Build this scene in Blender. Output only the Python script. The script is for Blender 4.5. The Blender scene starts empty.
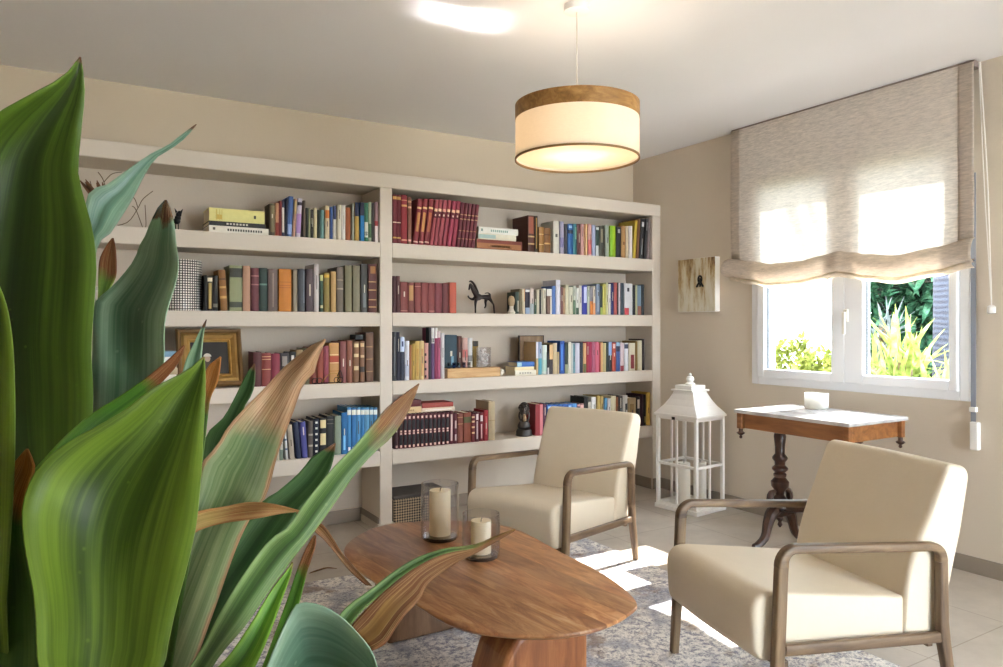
import bpy, bmesh, math, random
from mathutils import Vector, Matrix
random.seed(7)
SKY, SUN, EXPO, GLINT_LAMP = 16, 20, 0.5, .28
PI = math.pi
C = bpy.context.scene.collection

# ------------------------------------------------------------------ measured camera (a pixel of the photograph -> a point of the room)
CAM_H = 1.25; FPX = 721.19; YAW = .5439; CY = 325.65
SN, CS = math.sin(YAW), math.cos(YAW)
YF = 4.1226; YB = 4.44; W = 3.929; ZT = 2.18; ZC = 2.573
def ray(u, v):
    t = (u - 501.5) / FPX
    return Vector((SN + t * CS, CS - t * SN, -(v - CY) / FPX))
CAMP = Vector((0, 0, CAM_H))
def on_z(u, v, z=0.0):
    d = ray(u, v); return CAMP + d * ((z - CAM_H) / d.z)
def on_y(u, v, y):
    d = ray(u, v); return CAMP + d * (y / d.y)
def on_x(u, v, x):
    d = ray(u, v); return CAMP + d * (x / d.x)
def at(u, v, depth):
    return CAMP + ray(u, v) * depth

# ------------------------------------------------------------------ materials
def s2l(c):
    c /= 255.0
    return c / 12.92 if c <= .04045 else ((c + .055) / 1.055) ** 2.4
def rgb(h):
    h = h.lstrip('#')
    return (s2l(int(h[0:2], 16)), s2l(int(h[2:4], 16)), s2l(int(h[4:6], 16)), 1)
def newmat(name):
    m = bpy.data.materials.new(name); m.use_nodes = True
    nt = m.node_tree; b = nt.nodes['Principled BSDF']
    return m, nt, b
def N(nt, typ, **kw):
    n = nt.nodes.new(typ)
    for k, v in kw.items():
        if k in n.inputs: n.inputs[k].default_value = v
        else: setattr(n, k, v)
    return n
_plain = {}
def plain(h, rough=.6, metal=0.0, spec=.4, noise=0.0):
    key = (h, rough, metal, spec, noise)
    if key in _plain: return _plain[key]
    m, nt, b = newmat('paint_' + h)
    b.inputs['Base Color'].default_value = rgb(h)
    b.inputs['Roughness'].default_value = rough
    b.inputs['Metallic'].default_value = metal
    b.inputs['Specular IOR Level'].default_value = spec
    if noise:
        tc = N(nt, 'ShaderNodeTexCoord'); no = N(nt, 'ShaderNodeTexNoise', Scale=35.0, Detail=4.0)
        nt.links.new(tc.outputs['Object'], no.inputs['Vector'])
        hsv = N(nt, 'ShaderNodeHueSaturation'); hsv.inputs['Color'].default_value = rgb(h)
        mr = N(nt, 'ShaderNodeMapRange'); mr.inputs['To Min'].default_value = 1 - noise; mr.inputs['To Max'].default_value = 1 + noise
        nt.links.new(no.outputs['Fac'], mr.inputs['Value']); nt.links.new(mr.outputs['Result'], hsv.inputs['Value'])
        nt.links.new(hsv.outputs['Color'], b.inputs['Base Color'])
    _plain[key] = m
    return m
def ramp(nt, stops):
    r = nt.nodes.new('ShaderNodeValToRGB'); e = r.color_ramp.elements
    e[0].position, e[0].color = stops[0][0], rgb(stops[0][1])
    e[1].position, e[1].color = stops[-1][0], rgb(stops[-1][1])
    for p, c in stops[1:-1]:
        x = e.new(p); x.color = rgb(c)
    return r
def plaster(name, h, scale=3.0, amt=.04, rough=.85):
    m, nt, b = newmat(name)
    tc = N(nt, 'ShaderNodeTexCoord'); no = N(nt, 'ShaderNodeTexNoise', Scale=scale, Detail=6.0)
    nt.links.new(tc.outputs['Object'], no.inputs['Vector'])
    hsv = N(nt, 'ShaderNodeHueSaturation'); hsv.inputs['Color'].default_value = rgb(h)
    mr = N(nt, 'ShaderNodeMapRange'); mr.inputs['To Min'].default_value = 1 - amt; mr.inputs['To Max'].default_value = 1 + amt
    nt.links.new(no.outputs['Fac'], mr.inputs['Value']); nt.links.new(mr.outputs['Result'], hsv.inputs['Value'])
    nt.links.new(hsv.outputs['Color'], b.inputs['Base Color'])
    no2 = N(nt, 'ShaderNodeTexNoise', Scale=60.0, Detail=3.0); nt.links.new(tc.outputs['Object'], no2.inputs['Vector'])
    bp = N(nt, 'ShaderNodeBump', Strength=.06, Distance=.01); nt.links.new(no2.outputs['Fac'], bp.inputs['Height'])
    nt.links.new(bp.outputs['Normal'], b.inputs['Normal'])
    b.inputs['Roughness'].default_value = rough; b.inputs['Specular IOR Level'].default_value = .2
    return m
def wood(name, dark, mid, light, axis='X', scale=6.0, rough=.4, stretch=9.0, spec=.5):
    m, nt, b = newmat(name)
    tc = N(nt, 'ShaderNodeTexCoord'); mp = N(nt, 'ShaderNodeMapping')
    sc = {'X': (1 / stretch, 1, 1), 'Y': (1, 1 / stretch, 1), 'Z': (1, 1, 1 / stretch)}[axis]
    mp.inputs['Scale'].default_value = sc
    nt.links.new(tc.outputs['Object'], mp.inputs['Vector'])
    no = N(nt, 'ShaderNodeTexNoise', Scale=scale * 4, Detail=8.0, Roughness=.62, Distortion=.6)
    nt.links.new(mp.outputs['Vector'], no.inputs['Vector'])
    r = ramp(nt, [(.3, dark), (.5, mid), (.7, light)])
    nt.links.new(no.outputs['Fac'], r.inputs['Fac']); nt.links.new(r.outputs['Color'], b.inputs['Base Color'])
    bp = N(nt, 'ShaderNodeBump', Strength=.12, Distance=.004); nt.links.new(no.outputs['Fac'], bp.inputs['Height'])
    nt.links.new(bp.outputs['Normal'], b.inputs['Normal'])
    b.inputs['Roughness'].default_value = rough; b.inputs['Specular IOR Level'].default_value = spec
    return m
def clear(name, tint='ffffff', gloss=.1, rough=.02, base=.04):
    """thin clear glass: light goes straight through, the rim reflects and darkens more than the face"""
    m = bpy.data.materials.new(name); m.use_nodes = True; nt = m.node_tree; nt.nodes.clear()
    o = nt.nodes.new('ShaderNodeOutputMaterial'); mix = nt.nodes.new('ShaderNodeMixShader')
    t = N(nt, 'ShaderNodeBsdfTransparent', Color=rgb(tint)); g = N(nt, 'ShaderNodeBsdfGlossy', Roughness=rough)
    lw = N(nt, 'ShaderNodeLayerWeight', Blend=.5); pw = N(nt, 'ShaderNodeMath', operation='POWER'); pw.inputs[1].default_value = 2.6
    mr = N(nt, 'ShaderNodeMapRange'); mr.inputs['To Min'].default_value = base; mr.inputs['To Max'].default_value = min(1, base + gloss * 6)
    nt.links.new(lw.outputs['Facing'], pw.inputs[0]); nt.links.new(pw.outputs[0], mr.inputs['Value']); nt.links.new(mr.outputs['Result'], mix.inputs[0])
    nt.links.new(t.outputs[0], mix.inputs[1]); nt.links.new(g.outputs[0], mix.inputs[2]); nt.links.new(mix.outputs[0], o.inputs[0])
    return m
def translucent(name, h, trans=.5, through=0.0, weave=0.0, h2=None, rough_scale=(1, 1, 1)):
    m = bpy.data.materials.new(name); m.use_nodes = True; nt = m.node_tree; nt.nodes.clear()
    o = nt.nodes.new('ShaderNodeOutputMaterial')
    d = N(nt, 'ShaderNodeBsdfDiffuse', Color=rgb(h)); t = N(nt, 'ShaderNodeBsdfTranslucent', Color=rgb(h2 or h))
    mx = N(nt, 'ShaderNodeMixShader'); mx.inputs[0].default_value = trans
    nt.links.new(d.outputs[0], mx.inputs[1]); nt.links.new(t.outputs[0], mx.inputs[2]); out = mx
    if weave:
        tc = N(nt, 'ShaderNodeTexCoord'); mp = N(nt, 'ShaderNodeMapping'); mp.inputs['Scale'].default_value = rough_scale
        no = N(nt, 'ShaderNodeTexNoise', Scale=1.0, Detail=5.0, Roughness=.7)
        nt.links.new(tc.outputs['Object'], mp.inputs['Vector']); nt.links.new(mp.outputs['Vector'], no.inputs['Vector'])
        for s, col in ((d, h), (t, h2 or h)):
            hsv = N(nt, 'ShaderNodeHueSaturation'); hsv.inputs['Color'].default_value = rgb(col)
            mr = N(nt, 'ShaderNodeMapRange'); mr.inputs['From Min'].default_value = .3; mr.inputs['From Max'].default_value = .7
            mr.inputs['To Min'].default_value = 1 - weave; mr.inputs['To Max'].default_value = 1 + weave
            nt.links.new(no.outputs['Fac'], mr.inputs['Value']); nt.links.new(mr.outputs['Result'], hsv.inputs['Value'])
            nt.links.new(hsv.outputs['Color'], s.inputs['Color'])
    if through:
        tp = N(nt, 'ShaderNodeBsdfTransparent'); m2 = N(nt, 'ShaderNodeMixShader'); m2.inputs[0].default_value = through
        nt.links.new(out.outputs[0], m2.inputs[1]); nt.links.new(tp.outputs[0], m2.inputs[2]); out = m2
    nt.links.new(out.outputs[0], o.inputs[0])
    return m

# ------------------------------------------------------------------ mesh helpers
def link(name, bm, mat, parent=None, smooth=False, bevel=0.0, seg=2, kind=None, label=None, loc=None, angle=40):
    me = bpy.data.meshes.new(name)
    bmesh.ops.recalc_face_normals(bm, faces=bm.faces)
    if smooth:
        for f in bm.faces: f.smooth = True
        for e in bm.edges:
            if len(e.link_faces) == 2 and e.calc_face_angle(0) > math.radians(angle): e.smooth = False
    bm.to_mesh(me); bm.free()
    for x in (mat if isinstance(mat, (list, tuple)) else [mat]): me.materials.append(x)
    o = bpy.data.objects.new(name, me); C.objects.link(o)
    if parent is not None: o.parent = parent
    if loc is not None: o.location = loc
    if bevel:
        b = o.modifiers.new('edge', 'BEVEL'); b.width = bevel; b.segments = seg; b.limit_method = 'ANGLE'; b.angle_limit = math.radians(40)
    if kind: o['kind'] = kind
    if label: o['label'] = label
    return o
def thing(name, label, cat, loc=(0, 0, 0), rz=0.0, group=None):
    o = bpy.data.objects.new(name, None); C.objects.link(o)
    o.empty_display_size = .1; o.location = loc; o.rotation_euler = (0, 0, rz)
    o['label'] = label; o['category'] = cat
    if group: o['group'] = group
    return o
def tag(o, label, cat, group=None, kind=None):
    o['label'] = label; o['category'] = cat
    if group: o['group'] = group
    if kind: o['kind'] = kind
    return o
def box(bm, x0, x1, y0, y1, z0, z1, mat=0):
    v = [bm.verts.new(p) for p in ((x0, y0, z0), (x1, y0, z0), (x1, y1, z0), (x0, y1, z0), (x0, y0, z1), (x1, y0, z1), (x1, y1, z1), (x0, y1, z1))]
    for q in ((0, 3, 2, 1), (4, 5, 6, 7), (0, 1, 5, 4), (1, 2, 6, 5), (2, 3, 7, 6), (3, 0, 4, 7)):
        f = bm.faces.new([v[i] for i in q]); f.material_index = mat
    return v
def B(*a, **k):
    bm = bmesh.new(); box(bm, *a, **k); return bm
def prism(bm, pts, z0, z1, axis='Z', mat=0):
    """closed outline pts (2-D) pushed between z0 and z1 along an axis"""
    def P(a, b, c):
        return {'Z': (a, b, c), 'Y': (a, c, b), 'X': (c, a, b)}[axis]
    lo = [bm.verts.new(P(a, b, z0)) for a, b in pts]; hi = [bm.verts.new(P(a, b, z1)) for a, b in pts]
    n = len(pts)
    fs = [bm.faces.new(lo), bm.faces.new(hi)]
    for i in range(n):
        fs.append(bm.faces.new((lo[i], lo[(i + 1) % n], hi[(i + 1) % n], hi[i])))
    for f in fs: f.material_index = mat
def lathe(bm, prof, cx=0, cy=0, seg=24, close=True):
    rings = []
    for r, z in prof:
        rings.append([bm.verts.new((cx + max(r, 1e-4) * math.cos(2 * PI * k / seg), cy + max(r, 1e-4) * math.sin(2 * PI * k / seg), z)) for k in range(seg)])
    for a, b in zip(rings, rings[1:]):
        for k in range(seg):
            bm.faces.new((a[k], a[(k + 1) % seg], b[(k + 1) % seg], b[k]))
    if close:
        bm.faces.new(rings[0][::-1]); bm.faces.new(rings[-1])
    return rings
def tube(bm, pts, rad, seg=8, cap=True):
    pts = [Vector(p) for p in pts]
    rads = rad if isinstance(rad, (list, tuple)) else [rad] * len(pts)
    rings = []; prev = None
    for i, p in enumerate(pts):
        t = (pts[min(i + 1, len(pts) - 1)] - pts[max(i - 1, 0)]).normalized()
        if prev is None:
            a = t.cross(Vector((0, 0, 1)))
            if a.length < .05: a = t.cross(Vector((1, 0, 0)))
            a.normalize()
        else:
            a = (prev - t * prev.dot(t)).normalized()
        prev = a; b = t.cross(a)
        rings.append([bm.verts.new(p + (a * math.cos(2 * PI * k / seg) + b * math.sin(2 * PI * k / seg)) * rads[i]) for k in range(seg)])
    for r0, r1 in zip(rings, rings[1:]):
        for k in range(seg): bm.faces.new((r0[k], r0[(k + 1) % seg], r1[(k + 1) % seg], r1[k]))
    if cap:
        bm.faces.new(rings[0][::-1]); bm.faces.new(rings[-1])
def cr(pts, n):
    """Catmull-Rom through pts, n samples"""
    P = [Vector(p) for p in pts]; out = []
    m = len(P) - 1
    for k in range(n):
        s = k / (n - 1) * m; i = min(int(s), m - 1); f = s - i
        p0, p1, p2, p3 = P[max(i - 1, 0)], P[i], P[i + 1], P[min(i + 2, m)]
        out.append(.5 * ((2 * p1) + (p2 - p0) * f + (2 * p0 - 5 * p1 + 4 * p2 - p3) * f * f + (3 * p1 - p0 - 3 * p2 + p3) * f ** 3))
    return out
def crloop(pts, per=8):
    P = [Vector(p) for p in pts]; n = len(P); out = []
    for i in range(n):
        p0, p1, p2, p3 = P[i - 1], P[i], P[(i + 1) % n], P[(i + 2) % n]
        for k in range(per):
            f = k / per
            out.append(.5 * ((2 * p1) + (p2 - p0) * f + (2 * p0 - 5 * p1 + 4 * p2 - p3) * f * f + (3 * p1 - p0 - 3 * p2 + p3) * f ** 3))
    return out
def resample(pts, n):
    P = [Vector(p) for p in pts]; L = [0]
    for a, b in zip(P, P[1:]): L.append(L[-1] + (b - a).length)
    out = []; j = 0
    for k in range(n):
        s = L[-1] * k / (n - 1)
        while j < len(P) - 2 and L[j + 1] < s: j += 1
        f = (s - L[j]) / max(L[j + 1] - L[j], 1e-9)
        out.append(P[j].lerp(P[j + 1], min(max(f, 0), 1)))
    return out

# ------------------------------------------------------------------ shared materials
M_wall = plaster('beige_plaster', 'd5c9b8', 2.2, .03)
M_back = plaster('warm_beige_plaster', 'cdbea8', 2.2, .03)
M_ceil = plaster('white_ceiling_plaster', 'f0eff0', 2.0, .02)
M_case = plaster('cream_masonry_paint', 'd3c8ba', 5.0, .025, .7)
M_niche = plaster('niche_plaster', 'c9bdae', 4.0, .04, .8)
M_white = plain('f2f1ee', .35)
M_pvc = plain('f1f3f6', .3)
M_wool = None
M_leather = plaster('cream_leather', 'e0d3bd', 14.0, .03, .5)
M_oak = wood('grey_oak', '433224', '6a543e', '8c7455', 'Y', 5.0, .45)
M_oakz = wood('grey_oak_upright', '433224', '6a543e', '8c7455', 'Z', 5.0, .45)
M_acacia = None
M_mahog = wood('red_brown_wood', '6e4222', '8f5c32', 'a87242', 'Y', 5.0, .38)
M_turned = wood('dark_turned_wood', '22130d', '3f2519', '573626', 'Z', 6.0, .35)
M_glass = clear('clear_glass', 'fbfbfd', .16, .03, .07)
M_pane = clear('window_glass', 'ffffff', .03, .0, .015)
M_wax = translucent('candle_wax', 'f3e6c4', .35)
M_iron = plain('1c1816', .45, .6)
M_black = plain('141312', .5)

# ------------------------------------------------------------------ the room
def struct(name, bm, mat, **k): return link(name, bm, mat, kind='structure', **k)
def tile_mat():
    m, nt, b = newmat('floor_tiles')
    tc = N(nt, 'ShaderNodeTexCoord'); br = nt.nodes.new('ShaderNodeTexBrick')
    br.offset = 0.0; br.inputs['Scale'].default_value = 1.0
    br.inputs['Brick Width'].default_value = .6; br.inputs['Row Height'].default_value = .6
    br.inputs['Mortar Size'].default_value = .003; br.inputs['Mortar Smooth'].default_value = .2
    br.inputs['Color1'].default_value = rgb('c2b8ab'); br.inputs['Color2'].default_value = rgb('c7bdb0'); br.inputs['Mortar'].default_value = rgb('a69a8a')
    mp = N(nt, 'ShaderNodeMapping'); mp.inputs['Location'].default_value = (.22, .31, 0)
    nt.links.new(tc.outputs['Object'], mp.inputs['Vector']); nt.links.new(mp.outputs['Vector'], br.inputs['Vector'])
    no = N(nt, 'ShaderNodeTexNoise', Scale=3.0, Detail=8.0, Roughness=.65); nt.links.new(tc.outputs['Object'], no.inputs['Vector'])
    r = ramp(nt, [(.3, 'b5b0aa'), (.7, 'ffffff')]); nt.links.new(no.outputs['Fac'], r.inputs['Fac'])
    mx = N(nt, 'ShaderNodeMixRGB', blend_type='MULTIPLY'); mx.inputs[0].default_value = .55
    nt.links.new(br.outputs['Color'], mx.inputs[1]); nt.links.new(r.outputs['Color'], mx.inputs[2])
    nt.links.new(mx.outputs[0], b.inputs['Base Color']); b.inputs['Roughness'].default_value = .42
    return m
XL, YR = -2.6, -2.8          # far side of the room behind the camera
struct('floor', B(XL - .2, W + .25, YR - .2, YB + .2, -.12, 0), tile_mat())
struct('ceiling', B(XL - .2, W + .25, YR - .2, YB + .2, ZC, ZC + .15), M_ceil)
struct('wall_back', B(XL, W + .25, YB, YB + .2, 0, ZC), M_back)
struct('wall_left', B(XL - .2, XL, YR, YB + .2, 0, ZC), M_back)
bm = bmesh.new()
RX0, RX1, RZ1 = 1.7, 3.85, 2.4      # glass garden doors behind the camera
for x0, x1, z0, z1 in ((XL - .2, RX0, 0, ZC), (RX1, W + .25, 0, ZC), (RX0, RX1, RZ1, ZC)): box(bm, x0, x1, YR - .2, YR, z0, z1)
struct('wall_rear', bm, M_back)
# window wall: an opening for the window
WY0, WY1, WZ0, WZ1 = 1.905, 3.245, .875, 2.25
bm = bmesh.new()
T = .22
for y0, y1, z0, z1 in ((WY1, YB, 0, ZC), (WY0, WY1, 0, WZ0), (WY0, WY1, WZ1, ZC), (YR - .2, WY0, 0, ZC)):
    box(bm, W, W + T, y0, y1, z0, z1)
struct('wall_right', bm, M_wall)
M_skirt = plaster('skirting_tile', '968a7d', 5.0, .06, .5)
struct('baseboard_right', B(W - .012, W, YR, YF - .001, 0, .082), M_skirt, bevel=.002)
struct('baseboard_back', B(-.6, 1.632, YB - .012, YB, 0, .082), M_skirt, bevel=.002)
struct('baseboard_niche', B(1.72, 3.842, YB - .012, YB, 0, .082), M_skirt, bevel=.002)

# window: outer frame, two sashes, panes, handle
win = bpy.data.objects.new('window_1', None); C.objects.link(win); win['kind'] = 'structure'
def ringbox(bm, x0, x1, y0, y1, z0, z1, b_y0, b_y1, b_z0, b_z1):
    box(bm, x0, x1, y0, y0 + b_y0, z0, z1); box(bm, x0, x1, y1 - b_y1, y1, z0, z1)
    box(bm, x0, x1, y0 + b_y0, y1 - b_y1, z0, z0 + b_z0); box(bm, x0, x1, y0 + b_y0, y1 - b_y1, z1 - b_z1, z1)
bm = bmesh.new(); ringbox(bm, W - .012, W + .06, 1.897, 3.253, .865, 2.26, .05, .055, .05, .05)
link('window_frame', bm, M_pvc, win, bevel=.005)
bm = bmesh.new(); ringbox(bm, W - .03, W + .045, 2.577, 3.197, .912, 2.215, .082, .056, .056, .07)
link('sash', bm, M_pvc, win, bevel=.006)
bm = bmesh.new(); ringbox(bm, W - .03, W + .045, 1.949, 2.573, .912, 2.215, .042, .114, .056, .07)
link('sash', bm, M_pvc, win, bevel=.006)
for y0, y1 in ((2.655, 3.143), (1.989, 2.461)):
    link('pane', B(W + .008, W + .014, y0, y1, .966, 2.147), M_pane, win)
    bm = bmesh.new(); ringbox(bm, W - .002, W + .022, y0 - .004, y1 + .004, .962, 2.151, .008, .008, .008, .008)
    link('gasket', bm, plain('3a3d42', .6), win)
bm = bmesh.new(); box(bm, W - .052, W - .031, 2.542, 2.568, 1.27, 1.345); box(bm, W - .07, W - .052, 2.545, 2.565, 1.20, 1.33)
link('window_handle', bm, plain('e9e6dc', .3), win, bevel=.005)
struct('trim_1', B(W + .06, W + T + .03, 1.905, 3.245, .83, .874), plain('d9d4ca', .6), bevel=.004)
# glass garden doors behind the camera (their daylight lights the room; outside the frame)
dr = bpy.data.objects.new('door_1', None); C.objects.link(dr); dr['kind'] = 'structure'
bm = bmesh.new()
for x0, x1, z0, z1 in ((RX0, RX0 + .07, 0, RZ1), (RX1 - .07, RX1, 0, RZ1), (RX0, RX1, RZ1 - .07, RZ1), (2.73, 2.82, .05, RZ1 - .07), (RX0, RX1, 0, .05)): box(bm, x0, x1, YR - .12, YR - .05, z0, z1)
link('door_frame', bm, M_pvc, dr, bevel=.004)
for x0, x1 in ((RX0 + .07, 2.73), (2.82, RX1 - .07)): link('pane', B(x0, x1, YR - .09, YR - .084, .05, RZ1 - .07), M_pane, dr)
# ------------------------------------------------------------------ built-in bookcase
SH = [(.398, .488), (.825, .91), (1.245, 1.33), (1.665, 1.757)]      # four boards, bottom and top
BX = [(-.50, 1.632), (1.713, 3.843)]                                   # two bays
PX = [(-.58, -.50), (1.632, 1.713), (3.843, W - .002)]
case = thing('bookcase', 'cream built-in bookcase with two bays of thick shelves along the back wall', 'bookcase', (1.67, YB, 0))
def in_case(name, bm, mat, **k):
    o = link(name, bm, mat, case, **k); o.matrix_parent_inverse = Matrix.Translation((-1.67, -YB, 0)); return o
for x0, x1 in PX: in_case('post', B(x0, x1, YF, YB - .001, 0, 2.09), M_case, bevel=.006)
in_case('top_slab', B(-.58, W - .002, YF, YB - .001, 2.09, ZT), M_case, bevel=.006)
for x0, x1 in BX:
    for z0, z1 in SH: in_case('shelf', B(x0 - .001, x1 + .001, YF + .0005, YB - .001, z0, z1), M_case, bevel=.005)
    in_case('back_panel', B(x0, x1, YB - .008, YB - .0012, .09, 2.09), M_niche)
in_case('plinth', B(1.620, 1.726, YF - .012, YB - .013, 0, .045), M_case, bevel=.004)
in_case('side_baseboard', B(1.622, 1.6315, YF + .01, YB - .013, .045, .082), M_skirt, bevel=.002)
in_case('side_baseboard', B(3.834, 3.8425, YF + .01, YB - .013, 0, .082), M_skirt, bevel=.002)
in_case('side_baseboard', B(3.8435, W - .013, YF - .010, YF - .0005, 0, .082), M_skirt, bevel=.002)

# ------------------------------------------------------------------ books
ORD = 'first second third fourth fifth sixth seventh eighth ninth tenth eleventh twelfth thirteenth fourteenth fifteenth sixteenth seventeenth eighteenth nineteenth twentieth'.split()
ORD += ['twenty-' + o for o in ORD[:9]] + ['thirtieth'] + ['thirty-' + o for o in ORD[:9]] + ['fortieth'] + ['forty-' + o for o in ORD[:9]]
PAGES = plain('e4d9bf', .8)
def book_mesh(w, h, d, col, marks, bands, rnd, name='book', cover_h=None):
    """local: spine at y=0 facing -y, x 0..w, z 0..h"""
    t = min(.003, w * .16); bul = min(w * .16, .005)
    arc = [(w * k / 6, -bul * math.sin(PI * k / 6)) for k in range(7)]
    outer = arc + [(w, d)]; inner = [(w - t, d), (w - t, t)] + [(t, t), (t, d)]
    bm = bmesh.new(); prism(bm, outer + inner + [(0, d)], 0, h)
    o = link(name, bm, plain(dim(col), .55, noise=.12))
    bm = bmesh.new(); box(bm, t, w - t, t, d - .004, .003, h - .004)
    link('pages', bm, PAGES, o)
    def band(f0, f1, c, nm, x0=0.0, x1=1.0, off=.0007):
        pts = [(w * (x0 + (x1 - x0) * k / 6), -bul * math.sin(PI * (x0 + (x1 - x0) * k / 6)) - off) for k in range(7)]
        back = [(x, y + off * .9) for x, y in pts[::-1]]
        bm = bmesh.new(); prism(bm, pts + back, h * f0, h * f1)
        link(nm, bm, plain(c, .5), o)
    for b in bands: band(b[0], b[1], b[2], 'spine_label', *(b[3:] if len(b) > 3 else ()))
    for (f0, f1, c, x0, x1) in marks: band(f0, f1, c, 'spine_title', x0, x1, .0011)
    return o
def dim(h, k=.93):
    v = [int(h[i:i + 2], 16) * k for i in (0, 2, 4)]; g_ = sum(v) / 3
    return '%02x%02x%02x' % tuple(int(g_ + (x - g_) * .92) for x in v)
def lum(h): return (int(h[0:2], 16) * .3 + int(h[2:4], 16) * .59 + int(h[4:6], 16) * .11)

ROWN = {1: 'top', 2: 'second', 3: 'third', 4: 'fourth'}
# each line: left px, right px, top px, look, spine colour, then optional bands 'f0:f1:hex' and 'lean=px' (top moved right), 'off=m' (spine set back)
ROWS = {}
ROWS['L1'] = (3, 'left', '''
269.4 275 204|olive-brown|5a4c38|.1:.95:7a6c4e:.2:.95
275.5 279 203|peach and red|d79a72|.02:.4:8e3a2e
279.2 281.8 201|thin red|8e2f2f
282 284.5 200.5|navy|2c3350|.1:.8:c9c4bb
285.7 287.7 198.5|dark blue|232a44|lean=2
288 293.2 196.5|medium blue, leaning|4c6aa8|.05:.3:8fa3d0|lean=2
293.5 296.5 199|salmon and tan|cf9a7d|.6:.95:b59a6a|lean=2
296.8 302 198.5|white and lilac|d9cfe0|.1:.6:b08cc0|.82:.9:3a3040|lean=2
303.4 305.6 200.5|brown-grey|6b5a4e
306 308.6 208|black and green|2b3128
308.8 310.6 208|pale green|a9b08a
311 313.6 209.5|charcoal|34312e|.5:.7:8c8674
314 317.2 208|cream|dccfa0
317.4 320.2 210|dark green|26352a
320.5 324.2 210|teal|6f9a95
325.4 329.6 205.5|cream with orange top|e3cfa6|.62:.86:c8702e
330 333 207|royal blue|33508c
333.2 336.4 206|white with navy top|e2dccb|.6:1:2a3158
337.5 341.2 204.5|ivory|e4dac0
341.4 345.6 205|white paperback|eee9dd|.3:.7:b9b6ae:.4:.6
346 350.6 207.5|rust brown|a5592d
352 354.2 203.5|grey-green|aab09a
355 359.2 202.5|mustard with navy top|c8a34c|.64:1:222b4a
360 364.4 202.5|bright blue with navy top|1f7fc4|.66:1:2a2c45
364.6 368.2 203|green and white|3f7f5c|.1:.5:d9dacb|.15:.25:222222
368.5 371.6 202|pale green and white|b9c7a4|.1:.45:4f6d4b
371.8 374.2 203|dark speckled|3f3a35
374.8 378.2 202|mauve with white foot|a07a7a|0:.4:ded3cb|.4:.52:8e2b2b
''')
ROWS['L2'] = (2, 'left', '''
204.4 207 275|thin black|1f1c1a
207.5 212.6 276|black and gold|3a3226|.06:.8:b59b58:.2:.8|.84:.95:e6dcc0
213 218 275.5|black leather|2c2926|.1:.2:7c7668
219.5 227.5 270|tan leather, leaning|96652f|.3:.36:c99f5c|.55:.6:c99f5c|.75:.8:5a3a1d|lean=-2.5
229.4 242.5 265.5|broad sage green|9aa074|.74:.94:37362b|.08:.2:3b3d2d
243 250.5 266|salmon pink|c89878
251 259 268|maroon|6d3138|.6:.63:a8736e|.8:.83:a8736e
259.3 267.5 268|bottle green|2c4238|.6:.64:6f8f7c
268 278 269|mauve-brown|6f5a52|.1:.9:9c857c:.45:.55
279 291.6 269|broad orange|d5801f|.55:.57:a65a14|.6:.62:a65a14|.68:.7:a65a14
293 297.6 269.5|grey-beige|9a8d76
298 305 269|slate|474b52|.2:.95:7e8593:.8:.92
306 313.6 269|plum-brown|54434a
314.2 319 264|tall white and pink|d8ccc9
320 323.2 275|green and yellow|44604f|.84:1:c9c98a|.1:.18:d6cfa0
324 329.6 273|olive gold|94803f|.88:.96:d0a63c
331 336.2 271.5|tan|c9a264
337 343.6 267|brown-grey cloth|726659|.5:.53:a09280|.7:.72:a09280
345 352 265.5|olive-grey cloth|87805f
353 360.2 265.5|second olive-grey cloth|8a8368
361 367.6 264|dark grey marbled|4f4d49|.1:.4:74777a:.3:.7
368.5 377 264|maroon leather gilt|5f2a24|.1:.12:c99f6a|.25:.27:c99f6a|.45:.47:c99f6a|.62:.64:c99f6a|.8:.95:a8703c:.2:.8
''')
ROWS['L3'] = (1, 'left', '''
253.4 261.6 352|dark maroon|5a2422
262 271 353|red with gilt lines|8e3630|.88:.9:d6a878|.8:.82:d6a878|.5:.52:d6a878
271.4 280 353.5|crimson|8f2c40
280.4 289 353|black and grey|3b3436|.6:.9:8a8078:.2:.8
289.3 296 352|black and white|2f2b2c|.7:.9:d5cec2:.3:.7
296.3 303 350|tan|b39468
303.3 309.6 348|olive|7f7652
310 316.8 347|brick red|93402f
317.4 323.6 346|red|a04330
324 328.8 346|raspberry|9b4350
329.5 339 343|orange calf with red label|cf9656|.52:.68:a8452c|.5:.52:ecd2a0|.7:.72:ecd2a0|.3:.32:a8702c
340 346.4 341.5|mauve-red|8d4c48
347 352.6 340.5|red-brown|94563e
353.4 359.2 341.5|brown with cream bands|8b5e3c|.3:.4:d9c193:.1:.9|.62:.7:d9c193:.1:.9|.86:.95:d9c193:.1:.9
360 364.8 341|brown with black label|875c3e|.25:.38:2a211b|.6:.66:d3b78a:.1:.9|.86:.95:d3b78a:.1:.9
366 373.6 332.5|tall dark brown|704c34|.2:.22:a27c54|.45:.47:a27c54|.7:.72:a27c54
''')
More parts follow.
